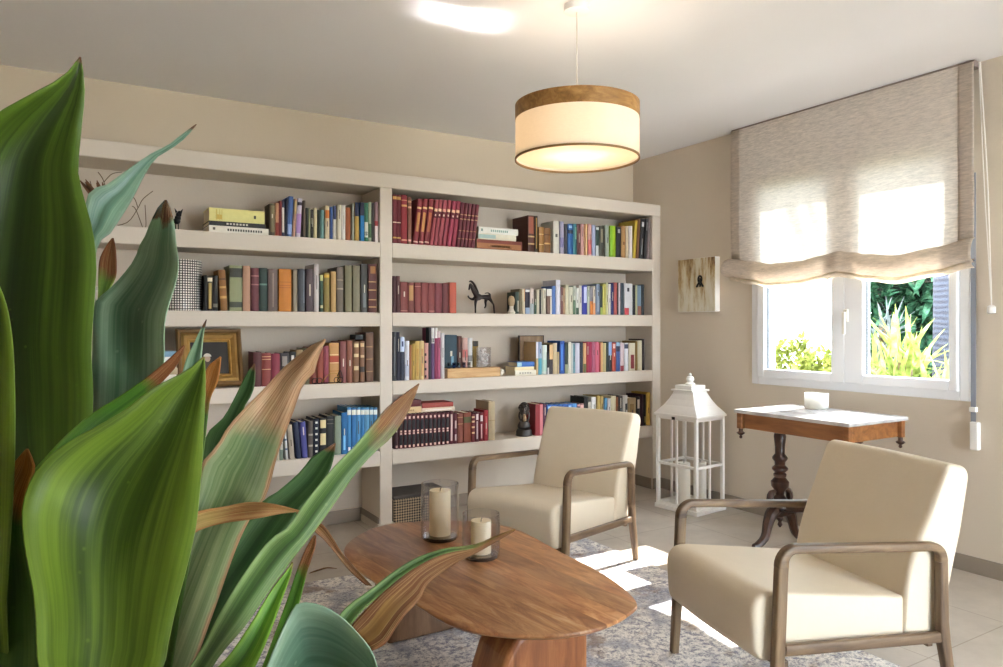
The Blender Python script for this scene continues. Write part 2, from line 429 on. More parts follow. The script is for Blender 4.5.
ROWS['L4'] = (0, 'left', '''
276 279.6 436|cream|ddd3b8
280 283.2 434|green and cream|8fa08a|.4:.7:dfd8c3
284.6 287.6 428|white, leaning|d8d8d4|.3:.36:4a5a78|.6:.66:4a5a78|lean=-2.5
288.5 294 425|beige, leaning|bdae98|lean=-3
294.8 300.4 422|dark navy, leaning|27304c|lean=-3.5
301 307.4 422|purple-blue, leaning|474a94|lean=-2.5
308.4 313 421|grey-brown|5d524c|.3:.35:a59a8c|.6:.65:a59a8c
313.4 319.2 418.5|navy with white dots|1f2436|.12:.17:e8e4d8:.3:.7|.27:.32:e8e4d8:.3:.7|.42:.47:e8e4d8:.3:.7|.57:.62:e8e4d8:.3:.7|.72:.77:e8e4d8:.3:.7|.87:.92:e8e4d8:.3:.7
319.6 326.6 418|black with gold ornament|211d1a|.3:.6:d9c795:.1:.9|.74:.95:d9c795:.1:.9
327 334 416|plain black|2a2928|.8:.82:6d675c|.9:.92:6d675c
334.6 341.2 416|sage green cloth|93a088
341.6 347 412.5|bright blue|1f6fae|.1:.45:7fc0ea:.3:.7
347.3 351.2 407.5|blue encyclopedia volume|3f8fce|.84:.95:e6e6da|.06:.14:ffffff:.2:.8
351.6 356 407.5|blue encyclopedia volume|2f78b8|.84:.95:e6e6da|.06:.14:ffffff:.2:.8
356.3 360.6 407.5|blue encyclopedia volume|4f98cc|.84:.95:e6e6da
360.9 364.7 407.5|blue encyclopedia volume|3a84bc|.84:.95:e6e6da
365 369.2 407.5|blue encyclopedia volume|5fa3cc|.84:.95:e6e6da
369.5 373.2 407.5|blue encyclopedia volume|4a8db8|.84:.95:e6e6da
373.5 377.4 407.5|blue encyclopedia volume|3f7da8|.84:.95:e6e6da
''')
ROWS['R1'] = (3, 'right', '''
392.8 396.8 194.5|dark red gilt|7c2431|.9:.96:d6a45c|.42:.44:f0d8c0|.1:.13:d6a45c
397 401 195|dark red gilt|7a2230|.9:.96:d6a45c|.42:.44:f0d8c0|.1:.13:d6a45c
401.4 407.2 195|scarlet gilt|a02a34|.76:.8:e0b070|.88:.9:d08a6a|.06:.09:e0a080
407.8 411.6 197|faded red-brown|8b5a45|.76:.8:e0b890|.88:.92:d0a080|.06:.1:d89a90
415.6 420.8 199|red with gilt panel, leaning|93303a|.78:.82:ebc58a|.28:.7:c48a4e:.2:.8|.04:.07:e8c0a8|lean=5
421.2 426.4 199|red with gilt panel, leaning|93303a|.78:.82:ebc58a|.28:.7:c48a4e:.2:.8|.04:.07:e8c0a8|lean=5
427 432.2 199|red with gilt panel, leaning|93303a|.78:.82:ebc58a|.28:.7:b0603e:.2:.8|.04:.07:e8c0a8|lean=5.5
432.8 436.4 199.5|rose, leaning|b04a52|.74:.8:ecc6a0|.6:.74:5f1626|.64:.68:e8d0b8:.3:.7|lean=6
436.8 440.4 199.5|rose, leaning|a84650|.74:.8:ecc6a0|.6:.74:5f1626|.64:.68:e8d0b8:.3:.7|lean=6
440.8 445 200|rose, leaning|b04a56|.74:.8:d89a8a|.6:.74:5f1626|.64:.68:e8d0b8:.3:.7|lean=6
445.4 449.2 200|rose, leaning|a84250|.74:.8:ecc6a0|.6:.74:5f1626|.64:.68:e8d0b8:.3:.7|lean=6
450 454.2 201|rose, leaning|b03c56|.74:.8:ecc6a0|.6:.74:5f1626|.64:.68:e8d0b8:.3:.7|lean=6
454.6 458.6 201|rose, leaning|a83a50|.74:.8:ecc6a0|.6:.74:5f1626|.64:.68:e8d0b8:.3:.7|lean=5.5
459.2 462.6 202.5|maroon, leaning|742a36|.72:.74:c49a70|.62:.64:c49a70|.36:.38:a87858|.18:.2:a87858|lean=5
462.9 466.3 203|maroon, leaning|742a36|.72:.74:c49a70|.62:.64:c49a70|.36:.38:a87858|.18:.2:a87858|lean=5
466.6 470 203.5|maroon, leaning|742a36|.72:.74:c49a70|.62:.64:c49a70|.36:.38:a87858|.18:.2:a87858|lean=5
470.3 473.7 204|maroon, leaning|742a36|.72:.74:c49a70|.62:.64:c49a70|.36:.38:a87858|.18:.2:a87858|lean=5
474 477.4 204.5|maroon, leaning|742a36|.72:.74:c49a70|.62:.64:c49a70|.36:.38:a87858|.18:.2:a87858|lean=5
528 534.6 215.5|big dark brown leather|5a2f22|.5:.96:96503c:.1:.8|.2:.24:b89868|.4:.44:b89868|dark=1
535 537.8 216|thin black and gold|3a2c18|.1:.95:a8803c:.3:.6
538.8 544 227|tan leather|a8763e|.3:.33:d6b078|.7:.73:d6b078
544.4 550.6 228|brown leather|8a5c32|.34:.4:d8ae70|.7:.75:5c3a1c
553.4 559 221|white hardback|e6e0d2|.5:.6:6a665e:.3:.7
559.8 564 221.5|lavender|a8a2bc|.2:.5:7f7aa0
564.4 567.4 224|charcoal|3f4148
567.8 573 224|royal blue with black disc|2565ae|.68:.8:152238|.86:.95:9fc4e8:.2:.8
573.2 576.6 224|blue-green|3f8a98|.5:.9:86b8a0:.5:1
577.4 580.6 224|maroon|6f3b3e
580.8 584 224|pink|d8a49c
584.3 587.6 224|brown with cream stripe|b07a4c|0:1:ecd49c:.4:.75
588 591.6 224|pink with red edge|dfa49a|.05:.5:cf6a68
592 595.6 225|pale lavender-blue|aab4d6
596 598.8 227|white and dark green|2f4a40|0:.36:d8dce0|.9:.99:e8e8e8
599.4 604 226|dark olive|4a4a3e|.45:.9:8a846c:.25:.75
605.4 609 225|grey-green|a2ab98
610 615.6 226|lime green|a6cc24|0:1:7fae1c:0:.4
616.5 621 227|black with white dot|2a2a30|.8:.92:b8b8b8:.25:.75
621.5 625.6 226|tan|bb8a50|.4:.5:6b4522:.3:.7
626 628.4 226|thin cream|d8c8a8
628.8 632.4 226|white|e4dcd4
634 636.9 220.5|yellow, leaning|d2b432|lean=2
637.3 639.8 219|brown, leaning|8a5a38|lean=2
640.2 644.4 219|black with white spots, leaning|25252a|.1:.5:a8a8a8:.4:.6|.8:.92:d8d8d8:.2:.8|lean=2
645.2 647.4 218.5|black, leaning|2c2b2e|.7:.9:8a8a8a:.3:.7|lean=2
647.9 650 218|grey-mauve|8f7f80|lean=1.8
''')
ROWS['R2'] = (2, 'right', '''
392.8 396.4 276|dark maroon|54282a
396.7 400 276|dark maroon|5c2c2c
400.4 407.8 282|brick red|8a403c|.05:.07:c08a7a
408.3 414.2 282.5|brick red with gold label|84403a|.4:.9:b88a54:.15:.85
414.6 421 282.5|brick red|8c3c38|.86:.88:c8887a
421.3 428 282.5|brick red|903e3a
428.3 434.8 283|brick red|8a3836|.05:.07:c08a7a
435.2 442 283|wine red|84343c
442.4 449 283.5|oxblood|6c2426
449.5 456.4 282.5|orange-red|c4543c
515.6 519 292|dark green|2f3f34|.1:.6:b0a896:.5:.9
519.4 522 289|olive-brown|7a6c50
522.4 525 289|cream and tan|e2d2b2|.5:1:c89a70:.6:1
525.4 529.8 289|black-purple|2a2436|0:.25:93a5c0|.88:.98:e6e6e6
530.2 534 288|pinkish white|e0ccc4|0:.4:a7b0b4
534.3 536.6 290|brown and green|6b5a4a|0:.5:3e5a48
536.8 539.6 289.5|cream|d2cbb0
540 542.4 289.5|black and cream|2c2a28|0:1:c8c2ae:.5:.9
542.8 546 288.5|cream paperback|ddd4bc
546.6 551.8 289|brown and white|6e4e3e|.72:1:e0dcd6|0:.7:e2d8cc:.65:1
552.2 555.6 286|cornflower blue|5a80c8
556 560.4 280|tall white|e2e0ee
560.8 563.2 287|maroon|7c4a46
563.4 565.2 288|tan|c29c74
565.5 568.7 285|cream|ded6b6
569.1 573 287|pale cream|dcd8c0
573.3 575.6 286|green and white|5f7d5c|.5:1:d5d8cc
576 578.8 288|white with green foot|e2e2da|0:.25:3f5a4c
579.1 581.8 285|ivory|dfdad0
582 587.3 285.5|ultramarine|2c34a0|.4:.95:c9d0f0:.3:.9
587.6 589.6 286|white-green|ccd6c0
590 593.2 287|grey over orange|8c8890|0:.48:d07a2c
593.4 595.4 286|white and orange|eadfce|0:.4:e0a070
595.8 600 284|slate blue|74849c|.1:.8:96a2b4:.3:.6
600.3 602.6 286|dark green|33453a|0:.25:a8b860
602.9 606 284|yellow|d4cc62|.3:.9:a09a3e:.35:.6
606.2 608.3 282.5|cream-green|d6d6a4
608.7 610.7 284|thin white|eeeae6
611 613.7 283|navy|2c3070
614 617.2 282.5|salmon red|b85650
617.4 618.6 282.5|thin black|202022
618.8 620.4 283|thin lilac-white|dcd0d8
620.8 623.8 283|slate black|3c4652
624.4 632.6 283.5|broad white with red foot|dcdce0|0:.22:a8343c:0:.5|.74:.86:33343c:.3:.55
633 635.4 285|black|26282c
635.6 637.4 285|green-cream|b8bc94
637.6 641.2 285.5|blue-grey|7290a8|0:.3:8a5a4a
641.5 644.2 284.5|black-navy|1e2a30
''')
ROWS['R3'] = (1, 'right', '''
393 396.6 332|black-grey|3a3c3e|.1:.9:6c6e70:.3:.5
397 399.9 332|navy-black|232438
400.2 404.6 337|navy with white top|2a3046|.66:1:c3d0e8|.78:.9:2a3a6a:.3:.7
405 409.5 341|white and blue|dfe2ea|.1:.4:b8bccb
409.8 411.7 345|orange-brown|b06c38
412 415 344|gold|c09a3a
415.3 419.6 341|yellow ochre|d6b25e|.1:.8:b88c3e:.3:.7
419.9 424.2 341|pale ochre|dcbc7e|.1:.8:b8884c:.3:.7
424.6 428.6 343|pink with black dots|d49a90|.05:.12:221a1a:0:.4|.25:.32:221a1a:0:.4|.45:.52:221a1a:0:.4|.65:.72:221a1a:0:.4
428.9 431 327.5|tall thin black|26242c|d=.045
431.3 434.6 328|tall white over purple|6c4a78|.7:1:dad8d6|.72:.8:1a1a1a|d=.05
434.9 437.6 328|tall magenta with white top|a83a60|.8:1:e0dcd8
437.9 440.6 331|tall pink|c05a7c|.86:1:d8c6c6
441 444.6 333|tall white-grey|d2ced0
445 457 335|broad dark teal|234050|.3:.5:6d94a8:.5:.7|off=.1
457.5 461.8 336|brown|5c3024|off=.1
462.5 467.8 338|pink and cream|d8a89a|.5:.7:c4706a|off=.1
468 472.6 338|white hardback|dedcd6|.4:.55:8a8884|off=.1
473 478.4 341|gold and black|a07c26|0:.15:2a2010|.85:1:2a2010|off=.1
536 538.2 342|orange and white|d8b27c|.5:1:dcd8e0
538.4 541.8 342|teal and lavender|a4b4d0|0:.5:4a94a6
542.2 547 345|pale green-white|cfdad0|.1:.5:a8c4b8
547.3 549.2 352|black and white|23252a|0:.3:c9c9c9
549.5 553 344.5|dark with tan top|3c3234|.5:1:d4ab7a
553.3 557 343|cream-tan|d8c096
557.3 559.4 352|thin tan|b8a27e
560 564.6 341|cobalt blue|2050a8|.1:.9:3c78cc:.2:.5
565 568.1 343|black-green|2c3a2e|0:.3:8a9070
568.4 571.5 342|cream white|e2dccc
571.7 573.3 343|thin white|ccd4d2
573.5 575.2 344|teal|6a9aa6
575.5 579.7 343|lavender-white|d8d4e4
580 583.1 342|dark navy|2a2c3a
583.4 586.3 343|orange-cream|e0ac74|0:.3:6a6a3a
586.6 588.8 342|ruby|a82238
589 592 342|crimson|b0244c
592.3 595.1 342|dusky pink|b8607c
595.4 599 342|bright pink|d8627c
599.2 600.8 343|thin red|a8262c
601 602.9 342|orange and cream|e4b070
603.1 606.2 343|olive cream|c4b67e
606.5 608.4 342|dark green|223a34
608.6 611.8 342|black with blue top|2a2830|.55:1:8aa2cc
612.1 616 342.5|red-orange|b84a32|.8:.95:e0b8b0:.2:.8
616.3 620.1 342|blue with navy label|3a5a9e|.68:.86:1c2440|.86:1:8aa8c4
620.4 623.8 343|white and pink|dcc4c8|0:.2:8e3040
624.4 628.4 343|white with navy top|dedce0|.8:.96:2a3048
629.3 635.1 343|cream with maroon label|ddd2b4|.08:.58:7a2a2c:.2:.8
635.4 637.6 341|olive-brown|8a6a28
638 642 340.5|pale cream|e0d4b4
642.8 644.6 339|thin dark brown|33201a
''')
r4 = []
r4.append('394.6 398.4 414.8|dark maroon|3f1a20|.03:.1:d8b0a0:.25:.75')
for k in range(12):
    u0 = 399 + k * 4.22
    r4.append('%.2f %.2f %.2f|maroon and black dotted reference|5e1f28|.1:.4:221c20:.08:.92|.54:.83:221c20:.08:.92|.03:.1:e8c4b4:.28:.72|.41:.46:e8c4b4:.28:.72|.48:.53:e8c4b4:.28:.72|.87:.94:e8c4b4:.28:.72' % (u0, u0 + 4.05, 414.6 - k * .2))
ROWS['R4'] = (0, 'right', '\n'.join(r4) + '''
449.8 453.4 411|white-dotted maroon|6a2634|.1:.9:d8c0b8:.2:.7
453.7 457.1 413|maroon and white|64222e|.1:.3:d0b8b0:.3:.8|.5:.75:d0b8b0:.3:.8
457.5 463 413.5|russet|8a4636|.86:.88:b88a60|.64:.66:b88a60
463.6 471.2 412.5|broad red-brown with olive label|9a4c34|.66:.86:5c5a34
471.8 474.8 414|maroon gilt|7a2a30|.3:.36:e0b890|.5:.56:e0b890|.7:.76:e0b890|.86:.92:e0b890
475.1 479.1 412.5|maroon and white|6a2832|.1:.7:ccb4b8:.3:.6|.75:.95:e0d0d0:.2:.8
479.5 483.4 412.5|red and white|94303a|.1:.6:d8b0b0:.3:.6|.7:.9:e8d8d4:.2:.8
483.8 488.2 410|bright red|b0303a|.2:.8:d87878:.35:.6
488.6 495 401.5|tall cream|cdb994|.5:.52:a8946c|side=1
535.5 543 404|red covered|9c2a30|off=.02|.02:.98:c87c80:.55:1
543.4 546.4 404|navy and red|5a2a48
547 551.8 404.5|cobalt blue|2f62b4|.84:.94:9cc8ec:.2:.8
552.1 556.9 404.5|cobalt blue|2f62b4|.84:.94:1c3c80:.2:.8
557.2 562 404.2|cobalt blue|3468b8|.84:.94:1c3c80:.2:.8
562.3 567.1 404|cobalt blue|2f62b4|.84:.94:1c3c80:.2:.8
567.4 572.2 403.8|cobalt blue|3468b8|.84:.94:9cc8ec:.2:.8
572.5 576.8 403.5|sky blue|4a8cd0
577.2 580 403.5|black and pink|3a2a34|.9:.97:d8a0a0
580.3 583.8 403.5|pink and brown|a8706c|.8:.95:dfb0a8
584.2 588.2 397|black|28241f
588.5 591 402|thin white|d8d0c4
591.5 596 397|white|e4e2e0
597 600.2 396|yellow and black|c8a85a|0:.5:2c2834
600.5 603.6 396|gold and purple|b89a58|0:.5:33263c
604.4 607.4 398|blue|4a86b0
607.7 610.7 398.5|pale white|e0dcda
611 616 396|cream|d8caa4
616.3 618.2 397|orange-brown|a86030
618.5 622.4 396|dark brown|3c2c26|0:.6:6f7a76:.4:.9
623 627.6 395.5|white with black mark|dedad2|.55:.75:23282a:.4:.9
628 636 398|broad tan|b0946a|.5:.8:83683c:.2:.7
636.4 640 396.5|black and white|25272c|.6:.9:d8d0c8:.2:.8
640.3 643.4 394.5|dark plum|3e2030
643.6 646 394.5|black|23201f|.1:.3:9a8a50:.3:.7
646.3 650.2 392.5|tall yellow|d0a848
'''
)
all_books = []
def build_row(key):
    si, bay, txt = ROWS[key]
    z = SH[si][1] + .0006
    rows = []
    for ln in txt.strip().splitlines():
        f = ln.split('|'); u0, u1, vt = [float(x) for x in f[0].split()]
        look, col, bands, opt = f[1], f[2], [], {}
        for e in f[3:]:
            if '=' in e: k, v = e.split('='); opt[k] = float(v)
            else:
                q = e.split(':'); bands.append((float(q[0]), float(q[1]), q[2]) + tuple(float(x) for x in q[3:]))
        rows.append((u0, u1, vt, look, col, bands, opt))
    looks = [r[3] for r in rows]
    shelf = ROWN[4 - si]
    prev_x = -9
    for i, (u0, u1, vt, look, col, bands, opt) in enumerate(rows):
        off = opt.get('off', .010 + .012 * random.random())
        y = YF + off
        vm = CY if False else vt + 20
        x0 = on_y(u0, vm, y).x; x1 = on_y(u1, vm, y).x
        um = (u0 + u1) / 2 + opt.get('lean', 0) / 2
        zt = on_y(um, vt, y).z
        h = zt - z; w = x1 - x0 - .0012
        d = min(max(h * .68, .11), .19)
        if opt.get('off', 0) > .05: d = .17
        if opt.get('dark'): d = .2
        d = opt.get('d', d)
        ang = 0
        lean = opt.get('lean', 0)
        if lean:
            w *= .90
            dx = on_y(u1 + lean, vm, y).x - x1
            ang = math.asin(max(-.4, min(.4, dx / h)))
            x0 -= dx / 2
        marks = []
        if w > .012 and len(bands) < 2 and random.random() < .35:
            mc = 'd8cfba' if lum(col) < 110 else '4a4038'
            a = .35 + .3 * random.random(); marks.append((a, a + .12 + .2 * random.random(), mc, .42, .58))
        o = book_mesh(w, h, d, col, marks, bands, 0)
        o.location = (x0, y, z)
        if ang:
            o.rotation_euler = (0, ang, 0)
            # keep the lower edge on the board: the book turns about its lower corner
            if ang > 0: o.location.x = x0; o.location.z = z + w * math.sin(ang)
            else: o.location.x = x0 + w - w * math.cos(ang); o.location.z = z
            if ang < 0: o.location.z = z
        # label: look alone if nothing else on the shelf shares it, else neighbours, else the count
        same = [k for k, l in enumerate(looks) if l == look]
        def say(l, noun='book'):
            lead = 'leaning ' if l.endswith(', leaning') else ''; l = l.replace(', leaning', '')
            if ' with ' in l: p, q = l.split(' with ', 1); return lead + p + ' ' + noun + ' with ' + q
            return lead + l + ' ' + noun
        wh = 'on the %s shelf of the %s bay' % (shelf, bay)
        if len(same) == 1:
            lab = '%s %s' % (say(look), wh)
            j = i - 1 if i else i + 1
            if len(look.split()) <= 2 and 'lean' not in look:
                lab = '%s beside the %s, %s shelf, %s bay' % (say(look), say(looks[j], 'one'), shelf, bay)
        else:
            k = same.index(i)
            lab = '%s, %s of its kind from the left, %s' % (say(look), 'last' if k == len(same) - 1 else ORD[k], wh)
        if len(lab.replace('-', ' ').split()) > 15: lab = lab.replace(', on the ', ', ').replace(' on the ', ', ').replace(' of the %s bay' % bay, ', %s bay' % bay).replace('of its kind from the left', 'such from left')
        tag(o, lab, 'book', 'books on the %s shelf of the %s bay' % (shelf, bay))
        all_books.append(o)
for k in ROWS: build_row(k)

def flat_book(u0, u1, v0, v1, z, look_label, col, group, depth=.16, marks=(), yoff=.014, name='book', rot=0):
    """a book lying flat with its spine to the room; returns the z of its top"""
    y = YF + yoff
    x0 = on_y(u0, v1, y).x; x1 = on_y(u1, v1, y).x
    h = (v1 - v0) * ((x0 + x1) / 2 * SN + y * CS) / FPX
    L = x1 - x0
    t = min(.003, h * .16)
    bm = bmesh.new(); pts = [(-.003 * math.sin(PI * k / 6), h * k / 6) for k in range(7)]
    prism(bm, pts + [(depth, h), (depth, h - t), (t, h - t), (t, t), (depth, t), (depth, 0)], 0, L, axis='X')
    o = link(name, bm, plain(col, .5, noise=.1))
    link('pages', B(.004, L - .004, t, depth - .005, t, h - t), PAGES, o)
    for f0, f1, g0, g1, c in marks:
        link('spine_title', B(L * f0, L * f1, -.0042, -.0028, h * g0, h * g1), plain(c, .5), o)
    o.location = (x0, y, z); o.rotation_euler = (0, 0, rot)
    tag(o, look_label, 'book', group)
    return z + h + .0004
# ------------------------------------------------------------------ lying books and ornaments on the shelves
Z1, Z2, Z3, Z4 = [SH[k][1] + .0006 for k in (3, 2, 1, 0)]              # top board first
dash = lambda a, b, n, g0, g1, c: [(a + (b - a) * k / n, a + (b - a) * (k + .62) / n, g0, g1, c) for k in range(n)]
g = 'lying books on the top shelf of the left bay'
z = flat_book(209, 268.5, 227.3, 233.6, Z1, 'white lying book lowest in the pile under the yellow box file', 'e8e2d4', g, .2, dash(.3, .9, 14, .25, .6, '3a3632') + [(.06, .1, .3, .7, '6a6258')])
z = flat_book(209, 265.5, 223.2, 227.6, z, 'thin black lying book between the yellow one and the white one', '221f1c', g, .21, dash(.3, .7, 7, .3, .7, 'cfc8b8'))
flat_book(209, 264.5, 211, 223.8, z, 'thick yellow lying book on top of the pile, left bay', 'dcd488', g, .2, [(.12, .23, .15, .5, 'd0b050'), (.12, .14, .1, .9, 'cdb860'), (.18, .19, .1, .9, 'cdb860'), (.22, .23, .1, .9, 'cdb860'), (.8, .84, .35, .6, '4a4638')])
g = 'lying books on the top shelf of the right bay'
z = flat_book(476.5, 522, 240.8, 250.3, Z1, 'maroon and brown lying book lowest in the pile, top shelf right bay', '7a3a30', g, .2, [(0, .97, .06, .62, 'a06a44'), (.25, .75, .25, .42, 'd8b070')], .016)
z = flat_book(478, 516, 233.4, 239.3, z, 'cream and teal lying book in the middle of the pile beside leaning red books', 'ddd6c2', g, .18, [(.0, .45, .2, .8, 'a8c0bc')], .018)
flat_book(478.5, 518, 225, 231.2, z, 'white lying book on top of the pile beside the leaning red books', 'eceae2', g, .18, dash(.3, .75, 9, .3, .65, '8aa89a') + [(.06, .1, .3, .7, '7a9a90')], .016)
g = 'lying books beside the brown plaque'
z = flat_book(515, 536, 368.9, 374, Z3, 'white lying book lowest in the small pile beside the brown plaque', 'e0d8c4', g, .13, dash(.2, .8, 5, .3, .6, '9a9484'), .016)
z = flat_book(514.5, 534, 365.6, 368.9, z, 'cream lying book in the middle of the small pile', 'e4d2a6', g, .13, (), .016)
flat_book(517, 534.4, 360.4, 365.2, z, 'blue lying book on top of the small pile', '3a68b0', g, .12, [(0, .25, .1, .9, '9cc4cc')], .018)
g = 'lying books on the dotted reference set'
zt4 = max(o.location.z for o in all_books if o['label'].startswith('maroon and black')) + .181
zz = on_y(420, 413.2, YF + .02).z + .004
z = flat_book(404, 421.4, 406.8, 413, zz, 'tan lying book on the dotted set, under the dark maroon one', 'd6b88a', g, .13, dash(.2, .6, 4, .3, .6, 'a8885a'), .02)
flat_book(408, 421, 399.8, 406.4, z, 'dark maroon lying book on the tan one over the dotted set', '5e1f24', g, .13, (), .022)
z = flat_book(422, 454.5, 408.3, 412.3, zz, 'cream lying book on the dotted set, under the red one', 'e0c8b0', g, .14, [(.1, .9, .3, .6, 'f0e2d4')], .02)
flat_book(421.8, 453, 403.6, 408.3, z, 'red lying book on the cream one over the dotted set', '9a4238', g, .14, (), .02)
g = 'lying books behind the plant, third shelf'
z = Z3
for (v0, v1, c, lab) in ((375, 383, 'c8a070', 'tan'), (367, 374.6, 'e2dccc', 'ivory'), (360, 366.6, 'b9a484', 'beige'), (353.4, 359.6, 'd8c8a8', 'cream'), (348, 353, 'eceae4', 'white'), (342.2, 347.6, '7fa6c0', 'pale blue')):
    z = flat_book(140, 178 - (v1 % 3) * .6, v0, v1, z, '%s lying book in the pile beside the gilt portrait frame' % lab, c, g, .17)

# small black box lying on the brown books
tag(link('small_box', B(0, .05, 0, .1, 0, .03), M_black, loc=(on_y(355.5, 340, YF + .03).x, YF + .03, max(on_y(357, 340.8, YF + .02).z, 0) + .006), bevel=.003),
    'small black box lying on the brown books with cream bands', 'box')

# portrait in a gilt frame, leaning back
pf = thing('picture_frame', 'ornate gilt picture frame with a dark portrait, leaning on the third shelf', 'picture frame',
           (on_y(177.5, 385, YF + .05).x, YF + .05, Z3 + .0075))
pf.rotation_euler = (math.radians(-17), 0, 0)
fw, fh = on_y(243.7, 385, YF + .05).x - on_y(177.5, 385, YF + .05).x, .325
M_gilt = plain('a07c44', .42, .35, noise=.25); M_gilt2 = plain('74552f', .5, .2, noise=.2); M_gilt3 = plain('c09a58', .4, .4, noise=.2)
def moulding(bm, x0, x1, z0, z1, prof):
    """prof: (inset, -y) pairs around a rectangle, mitred"""
    rings = []
    for ins, y in prof:
        rings.append([bm.verts.new(p) for p in ((x0 + ins, -y, z0 + ins), (x1 - ins, -y, z0 + ins), (x1 - ins, -y, z1 - ins), (x0 + ins, -y, z1 - ins))])
    for a, b in zip(rings, rings[1:]):
        for k in range(4): bm.faces.new((a[k], a[(k + 1) % 4], b[(k + 1) % 4], b[k]))
bm = bmesh.new(); moulding(bm, 0, fw, 0, fh, [(0, -.02), (0, .014), (.008, .024), (.018, .022), (.026, .012)]); link('outer_moulding', bm, M_gilt2, pf)
bm = bmesh.new(); moulding(bm, 0, fw, 0, fh, [(.026, .012), (.038, .018), (.048, .012), (.058, .004)]); link('inner_moulding', bm, M_gilt, pf)
bm = bmesh.new(); moulding(bm, 0, fw, 0, fh, [(.058, .004), (.063, .008), (.068, .002), (.072, -.004), (.072, -.016)]); link('gilt_slip', bm, M_gilt3, pf)
pic = link('painting', B(.05, fw - .05, .006, .012, .05, fh - .05), plain('2b2724', .5), pf)
link('backing', B(.004, fw - .004, .012, .019, .004, fh - .004), plain('4a3a2a', .8), pf)
cx = fw * .52
bm = bmesh.new()
prism(bm, [(cx - .07, .074), (cx + .05, .074), (cx + .04, .1), (cx + .012, .128), (cx - .008, .14), (cx - .032, .14), (cx - .052, .125), (cx - .066, .1)], -.0045, -.0062, axis='Y')
link('painted_coat', bm, plain('4a3c34', .5), pic)
bm = bmesh.new(); prism(bm, [(cx - .02 + .015 * math.cos(a * PI / 8), .158 + .02 * math.sin(a * PI / 8)) for a in range(16)], -.0045, -.0068, axis='Y')
link('painted_face', bm, plain('b59a86', .5), pic)
bm = bmesh.new(); prism(bm, [(cx - .02 + .02 * math.cos(a * PI / 8), .168 + .018 * math.sin(a * PI / 8)) for a in range(9)], -.0045, -.0074, axis='Y')
link('painted_hair', bm, plain('cfc8bf', .5), pic)

# chequered round box
vx = on_y(180.5, 300, YF + .12)
def checker():
    m, nt, b = newmat('black_white_weave'); tc = N(nt, 'ShaderNodeTexCoord'); ck = nt.nodes.new('ShaderNodeTexChecker')
    sep = nt.nodes.new('ShaderNodeSeparateXYZ'); nt.links.new(tc.outputs['Object'], sep.inputs[0])
    at2 = N(nt, 'ShaderNodeMath', operation='ARCTAN2'); nt.links.new(sep.outputs['Y'], at2.inputs[0]); nt.links.new(sep.outputs['X'], at2.inputs[1])
    mu = N(nt, 'ShaderNodeMath', operation='MULTIPLY'); mu.inputs[1].default_value = 52 / (2 * PI); nt.links.new(at2.outputs[0], mu.inputs[0])
    mz = N(nt, 'ShaderNodeMath', operation='MULTIPLY'); mz.inputs[1].default_value = 75.0; nt.links.new(sep.outputs['Z'], mz.inputs[0])
    def fr(node):
        f = N(nt, 'ShaderNodeMath', operation='FRACT'); nt.links.new(node.outputs[0], f.inputs[0]); l = N(nt, 'ShaderNodeMath', operation='LESS_THAN'); l.inputs[1].default_value = .62
        nt.links.new(f.outputs[0], l.inputs[0]); return l
    a, c = fr(mu), fr(mz); pr = N(nt, 'ShaderNodeMath', operation='MULTIPLY'); nt.links.new(a.outputs[0], pr.inputs[0]); nt.links.new(c.outputs[0], pr.inputs[1])
    mx = nt.nodes.new('ShaderNodeMixRGB'); mx.inputs[1].default_value = rgb('241f1d'); mx.inputs[2].default_value = rgb('f2ede6')
    nt.links.new(pr.outputs[0], mx.inputs[0]); nt.links.new(mx.outputs[0], b.inputs['Base Color']); b.inputs['Roughness'].default_value = .35
    return m
hb = on_y(185, 259, YF + .02).z - Z2
bm = bmesh.new(); lathe(bm, [(.105, 0), (.109, .004), (.109, hb - .004), (.106, hb), (.098, hb), (.098, .012), (.0, .012)], seg=52)
tag(link('storage_pot', bm, checker(), loc=(vx.x, YF + .135, Z2), smooth=True), 'black and white chequered round pot at the end of the second shelf', 'pot')
# white box behind the plant
bx = on_y(104, 270, YF + .03)
t = thing('white_jar', 'small white jar on the second shelf, mostly behind the plant', 'jar', (bx.x, YF + .08, Z2))
bm = bmesh.new(); lathe(bm, [(.045, 0), (.05, .006), (.05, .085), (.042, .1)], seg=28); link('body', bm, M_white, t, smooth=True)
bm = bmesh.new(); lathe(bm, [(.044, .1005), (.046, .104), (.046, .118), (.012, .124), (.012, .136), (.0, .138)], seg=28); link('lid', bm, M_white, t, smooth=True)

# dried twigs with a seed pod, little black cat figure
tw = thing('dried_twig', 'spray of thin dry twigs with a brown seed pod on the top shelf', 'dried twig', (on_y(112, 236, YF + .1).x, YF + .1, Z1))
M_twig = plain('5a4630', .8); M_pod = plain('6d4a30', .7, noise=.3)
o0 = tw.location
def L(u, v, y=YF + .1): return on_y(u, v, y) - o0
for pts in (((112, 235), (104, 222), (96, 200), (90, 181)), ((112, 235), (108, 205), (104, 182), (98, 172)), ((112, 235), (128, 222), (138, 208), (143, 199), (153, 191)),
            ((138, 208), (134, 198), (128, 199)), ((143, 230), (136, 210), (132, 206)), ((104, 182), (112, 174), (122, 172)), ((144, 235), (146, 225), (145, 205))):
    bm = bmesh.new(); tube(bm, cr([L(u, v) if k and L(u, v).z > .004 else Vector((L(u, v).x, L(u, v).y, max(L(u, v).z, .004))) for k, (u, v) in enumerate(pts)], 14), .0022, 6); link('twig', bm, M_twig, tw)
bm = bmesh.new()
